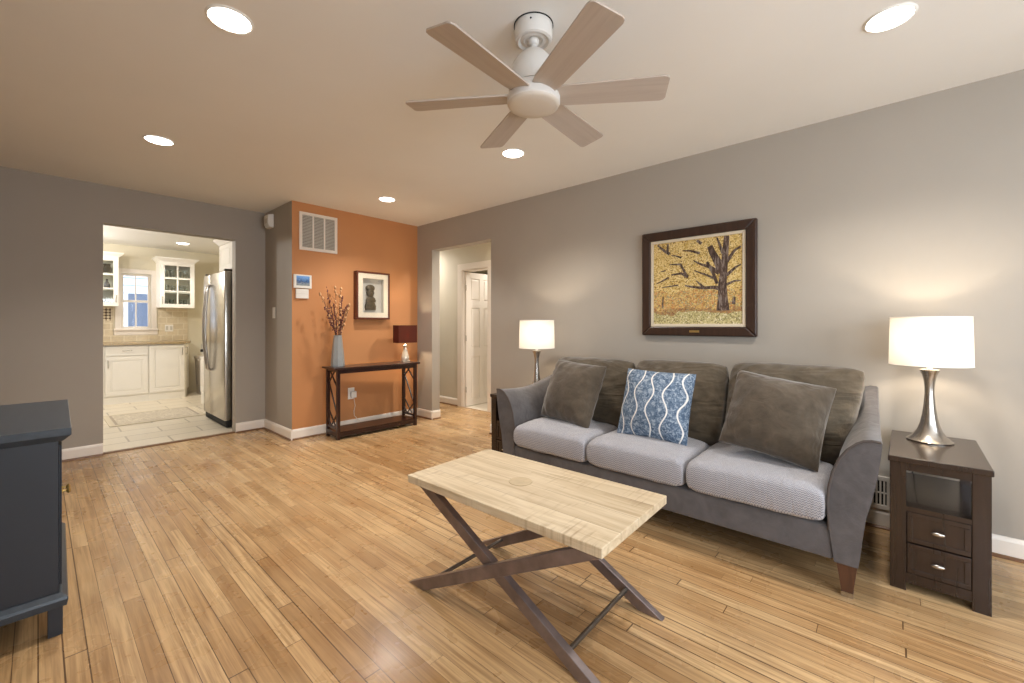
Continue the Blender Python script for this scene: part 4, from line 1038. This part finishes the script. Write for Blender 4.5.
B(1.42, 1.53, YK-0.018, YK-0.0125, 1.06, 1.175, 0.002).build('plate', M['plastic'], ko, None, True)
for xx in (1.448, 1.502): B(xx-0.015, xx+0.015, YK-0.020, YK-0.0181, 1.085, 1.15).build('socket', M['greymat'], ko, None, True)

def upper_cab(x0, x1, label):
    t = thing('wall_cabinet', ((x0+x1)/2, YK-0.17, 1.45), label, 'cabinet', 'glass-door wall cabinets')
    ya, yb, z0, z1 = YK-0.345, YK-0.001, 1.455, 2.195
    m = MB().box(x0, x0+0.018, ya, yb, z0, z1).box(x1-0.018, x1, ya, yb, z0, z1).box(x0+0.018, x1-0.018, ya, yb, z0, z0+0.018).box(x0+0.018, x1-0.018, ya, yb, z1-0.018, z1).box(x0+0.018, x1-0.018, yb-0.01, yb, z0+0.018, z1-0.018)
    m.build('carcass', M['white'], t, None, True)
    dz = (z1-z0)/3
    for k in (1, 2): B(x0+0.0185, x1-0.0185, ya+0.03, yb-0.0105, z0+dz*k-0.008, z0+dz*k+0.008).build('shelf', M['white'], t, None, True)
    # stepped crown molding
    m = MB()
    m.loft([[(x0-e, ya-e, z), (x1+e, ya-e, z), (x1+e, yb, z), (x0-e, yb, z)] for z, e in ((z1+0.0005, 0.004), (z1+0.012, 0.010), (z1+0.03, 0.026), (z1+0.05, 0.048), (z1+0.055, 0.056), (z1+0.072, 0.056))])
    m.build('crown_molding', M['white'], t, None, True)
    f = 0.058; yd = ya-0.020; xm = (x0+x1)/2
    m = MB().box(x0, x1, yd, ya-0.001, z0, z0+f).box(x0, x1, yd, ya-0.001, z1-f, z1).box(x0, x0+f, yd, ya-0.001, z0+f, z1-f).box(x1-f, x1, yd, ya-0.001, z0+f, z1-f)
    m.box(xm-0.010, xm+0.010, yd+0.003, ya-0.003, z0+f, z1-f)
    hz = (z1-z0-2*f)/3
    for k in (1, 2): m.box(x0+f, x1-f, yd+0.003, ya-0.003, z0+f+hz*k-0.010, z0+f+hz*k+0.010)
    d = m.build('door', M['white'], t, None, True, 0.002)
    B(x0+f, x1-f, yd+0.010, yd+0.013, z0+f, z1-f).build('pane', M['cabglass'], d, None, True)
    xc = x0+0.03 if x0 > 1 else x1-0.03
    pull(MB(), (xc, yd, z0+0.06), (xc, yd, z0+0.17), (0, -0.025, 0)).build('handle', M['nickel'], d, 50, True)
    return [z0+0.018, z0+dz+0.008, z0+2*dz+0.008]
zR = upper_cab(1.305, 1.755, 'white glass-door wall cabinet right of the kitchen window')
zL = upper_cab(0.365, 0.815, 'white glass-door wall cabinet left of the kitchen window')
glass0 = None
gp = [(1.40, 0), (1.48, 0), (1.58, 0), (1.66, 0), (1.41, 1), (1.50, 1), (1.60, 1), (1.67, 1), (1.40, 2), (1.49, 2), (1.58, 2), (1.66, 2)]
for k, (gx, row) in enumerate(gp):
    lab = ['clear drinking glass on the bottom shelf of the right wall cabinet', 'clear drinking glass on the middle shelf of the right wall cabinet', 'clear drinking glass on the top shelf of the right wall cabinet'][row]
    if glass0 is None:
        glass0 = MB().lathe([(0.001, 0.0), (0.026, 0.0), (0.028, 0.004), (0.035, 0.12), (0.033, 0.12), (0.026, 0.008), (0.001, 0.006)], n=20).build('drinking_glass', M['tumbler'], None, 40)
        o = glass0
    else:
        o = glass0.copy(); COL.objects.link(o)
    o.location = (gx, YK-0.20+0.03*(k % 2), zR[row]+0.0005)
    tag(o, lab, 'glass', ['glasses on the bottom cabinet shelf', 'glasses on the middle cabinet shelf', 'glasses on the top cabinet shelf'][row])
tag(MB().lathe([(0.001, 0), (0.04, 0), (0.075, 0.035), (0.085, 0.075), (0.08, 0.075), (0.068, 0.04), (0.001, 0.012)], n=24).xf(Matrix.Translation((0.70, YK-0.19, zL[0]+0.0005))).build('bowl', M['darkware'], None, 40), 'dark bowl on the bottom shelf of the left wall cabinet', 'bowl')
tag(MB().lathe([(0.001, 0), (0.034, 0), (0.036, 0.02), (0.034, 0.09), (0.014, 0.12), (0.012, 0.16), (0.001, 0.162)], n=20).xf(Matrix.Translation((0.70, YK-0.20, zL[1]+0.0005))).build('bottle', M['darkware'], None, 40), 'small dark bottle on the middle shelf of the left wall cabinet', 'bottle')
pt = thing('pitcher', (0.70, YK-0.19, zL[2]+0.0005), 'dark pitcher on the top shelf of the left wall cabinet', 'pitcher')
MB().lathe([(0.001, 0), (0.045, 0), (0.058, 0.04), (0.055, 0.08), (0.038, 0.115), (0.046, 0.145), (0.042, 0.145), (0.034, 0.115), (0.001, 0.02)], n=24).build('body', M['darkware'], pt, 40)
MB().tube([(-0.045, 0, 0.13), (-0.085, 0, 0.12), (-0.092, 0, 0.08), (-0.054, 0, 0.045)], 0.006, 8).build('handle', M['darkware'], pt, 50)

# refrigerator: doors face -X
FX, FY0, FY1, FZ = 1.40, 5.60, 6.50, 1.785
fg = thing('refrigerator', (1.80, 6.05, 0), 'tall stainless steel side-by-side refrigerator in the kitchen', 'refrigerator')
B(FX+0.075, 2.18, FY0+0.004, FY1-0.004, 0.02, FZ-0.012, 0.006).build('cabinet', M['steelside'], fg, None, True)
ysplit = 6.20
for nm, ya, yb in (('door', FY0, ysplit-0.004), ('door', ysplit+0.004, FY1)):
    d = MB().box(FX, FX+0.07, ya, yb, 0.085, FZ, 0.010, 3).build(nm, M['steel'], fg, 40, True)
    yh = ysplit - 0.045 if ya == FY0 else ysplit + 0.045
    pts = [(FX-0.001, yh, 0.62)]
    for k in range(13):
        f = k/12; pts.append((FX-0.026-0.034*math.sin(PI*f), yh, 0.64+1.0*f))
    pts.append((FX-0.001, yh, 1.66))
    MB().tube(pts, 0.012, 10).build('handle', M['nickel'], d, 50, True)
B(FX+0.02, FX+0.074, FY0+0.01, FY1-0.01, 0.012, 0.082).build('kick_grille', M['dark'], fg, None, True)
for yy in (FY0+0.03, FY1-0.07): B(FX+0.01, FX+0.10, yy, yy+0.04, FZ+0.0005, FZ+0.025, 0.004).build('hinge_cover', M['steelside'], fg, None, True)
for yy in (FY0+0.05, FY1-0.05):
    for xx in (FX+0.12, 2.08): MB().tube([(xx, yy, 0), (xx, yy, 0.0195)], 0.02, 12).build('foot', M['dark'], fg, None, True)

oc = thing('wall_cabinet', (1.9, 6.05, 1.86), 'white cabinet with crown molding above the refrigerator', 'cabinet')
B(1.600, XKR-0.001, 5.55, 6.55, 1.86, 2.20).build('carcass', M['white'], oc, None, True)
MB().loft([[(1.580-e, 5.55-e, z), (XKR-0.001, 5.55-e, z), (XKR-0.001, 6.55+e, z), (1.580-e, 6.55+e, z)] for z, e in ((2.2005, 0.004), (2.212, 0.010), (2.23, 0.026), (2.25, 0.048), (2.255, 0.056), (2.272, 0.056))]).build('crown_molding', M['white'], oc, None, True)
for ya, yb in ((5.555, 6.047), (6.053, 6.545)):
    m = shaker(MB(), 0.0, 0.0, yb-ya, 1.865, 2.195, 0.05).xf(Matrix.Translation((1.5805, yb, 0)) @ Matrix.Rotation(-PI/2, 4, 'Z'))
    m.build('door', M['white'], oc, None, True)

# range beyond the refrigerator with a towel over its handle
rn = thing('kitchen_range', (1.85, 7.0, 0), 'white kitchen range just beyond the refrigerator', 'range')
RX = 1.575
B(RX, 2.2, 6.60, 7.36, 0.03, 0.90, 0.005).build('body', M['white'], rn, None, True)
B(RX-0.03, RX-0.0005, 6.605, 7.355, 0.22, 0.72, 0.005).build('door', M['white'], rn, None, True)
B(RX-0.022, RX-0.0005, 6.605, 7.355, 0.05, 0.21, 0.005).build('drawer', M['white'], rn, None, True)
B(RX-0.022, RX-0.0005, 6.605, 7.355, 0.735, 0.895, 0.004).build('control_panel', M['steel'], rn, None, True)
for k in range(4): MB().tube([(RX-0.0222, 6.70+0.18*k, 0.81), (RX-0.05, 6.70+0.18*k, 0.81)], 0.02, 16).build('knob', M['dark'], rn, 40, True)
MB().tube([(RX-0.0305, 6.65, 0.68), (RX-0.065, 6.66, 0.68), (RX-0.065, 7.30, 0.68), (RX-0.0305, 7.31, 0.68)], 0.010, 10).build('handle', M['steel'], rn, 50, True)
B(RX, 2.2, 6.60, 7.36, 0.9005, 0.915, 0.003).build('cooktop', M['dark'], rn, None, True)
tw = MB()
prof = [(-0.0785, 0.33), (-0.0785, 0.67), (-0.074, 0.688), (-0.065, 0.6945), (-0.056, 0.688), (-0.0515, 0.67), (-0.0515, 0.42)]
def tcl(th): return [(RX+x, z) for x, z in prof]
outer = [(RX+x, z) for x, z in prof]; inner = [(RX-0.065 + (x+0.065)*0.84, z-(0.002 if 0.68 < z else 0)) for x, z in prof][::-1]
tw.prism(outer+inner, 'Y', 6.80, 7.12)
tag(tw.build('dish_towel', M['towel']), 'white dish towel hung over the range handle', 'towel')

tb = thing('trash_can', (1.93, 8.75, 0), 'grey kitchen trash can at the end of the base cabinets', 'trash can')
def rect(z, w, d): return [(-w, -d, z), (w, -d, z), (w, d, z), (-w, d, z)]
MB().loft([rect(0, 0.115, 0.14), rect(0.60, 0.14, 0.17)]).build('bin', M['bin'], tb, None, bevel=0.012)
MB().loft([rect(0.601, 0.146, 0.176), rect(0.63, 0.146, 0.176), rect(0.65, 0.125, 0.155)]).build('lid', M['bin'], tb, None, bevel=0.006)
rg2 = MB().box(-0.46, 0.46, -0.42, 0.42, 0.0, 0.008, 0.003).build('kitchen_rug', M['rug'])
rg2.location = (1.005, 7.075, 0.0005); tag(rg2, 'beige patterned rug on the kitchen tile floor', 'rug')
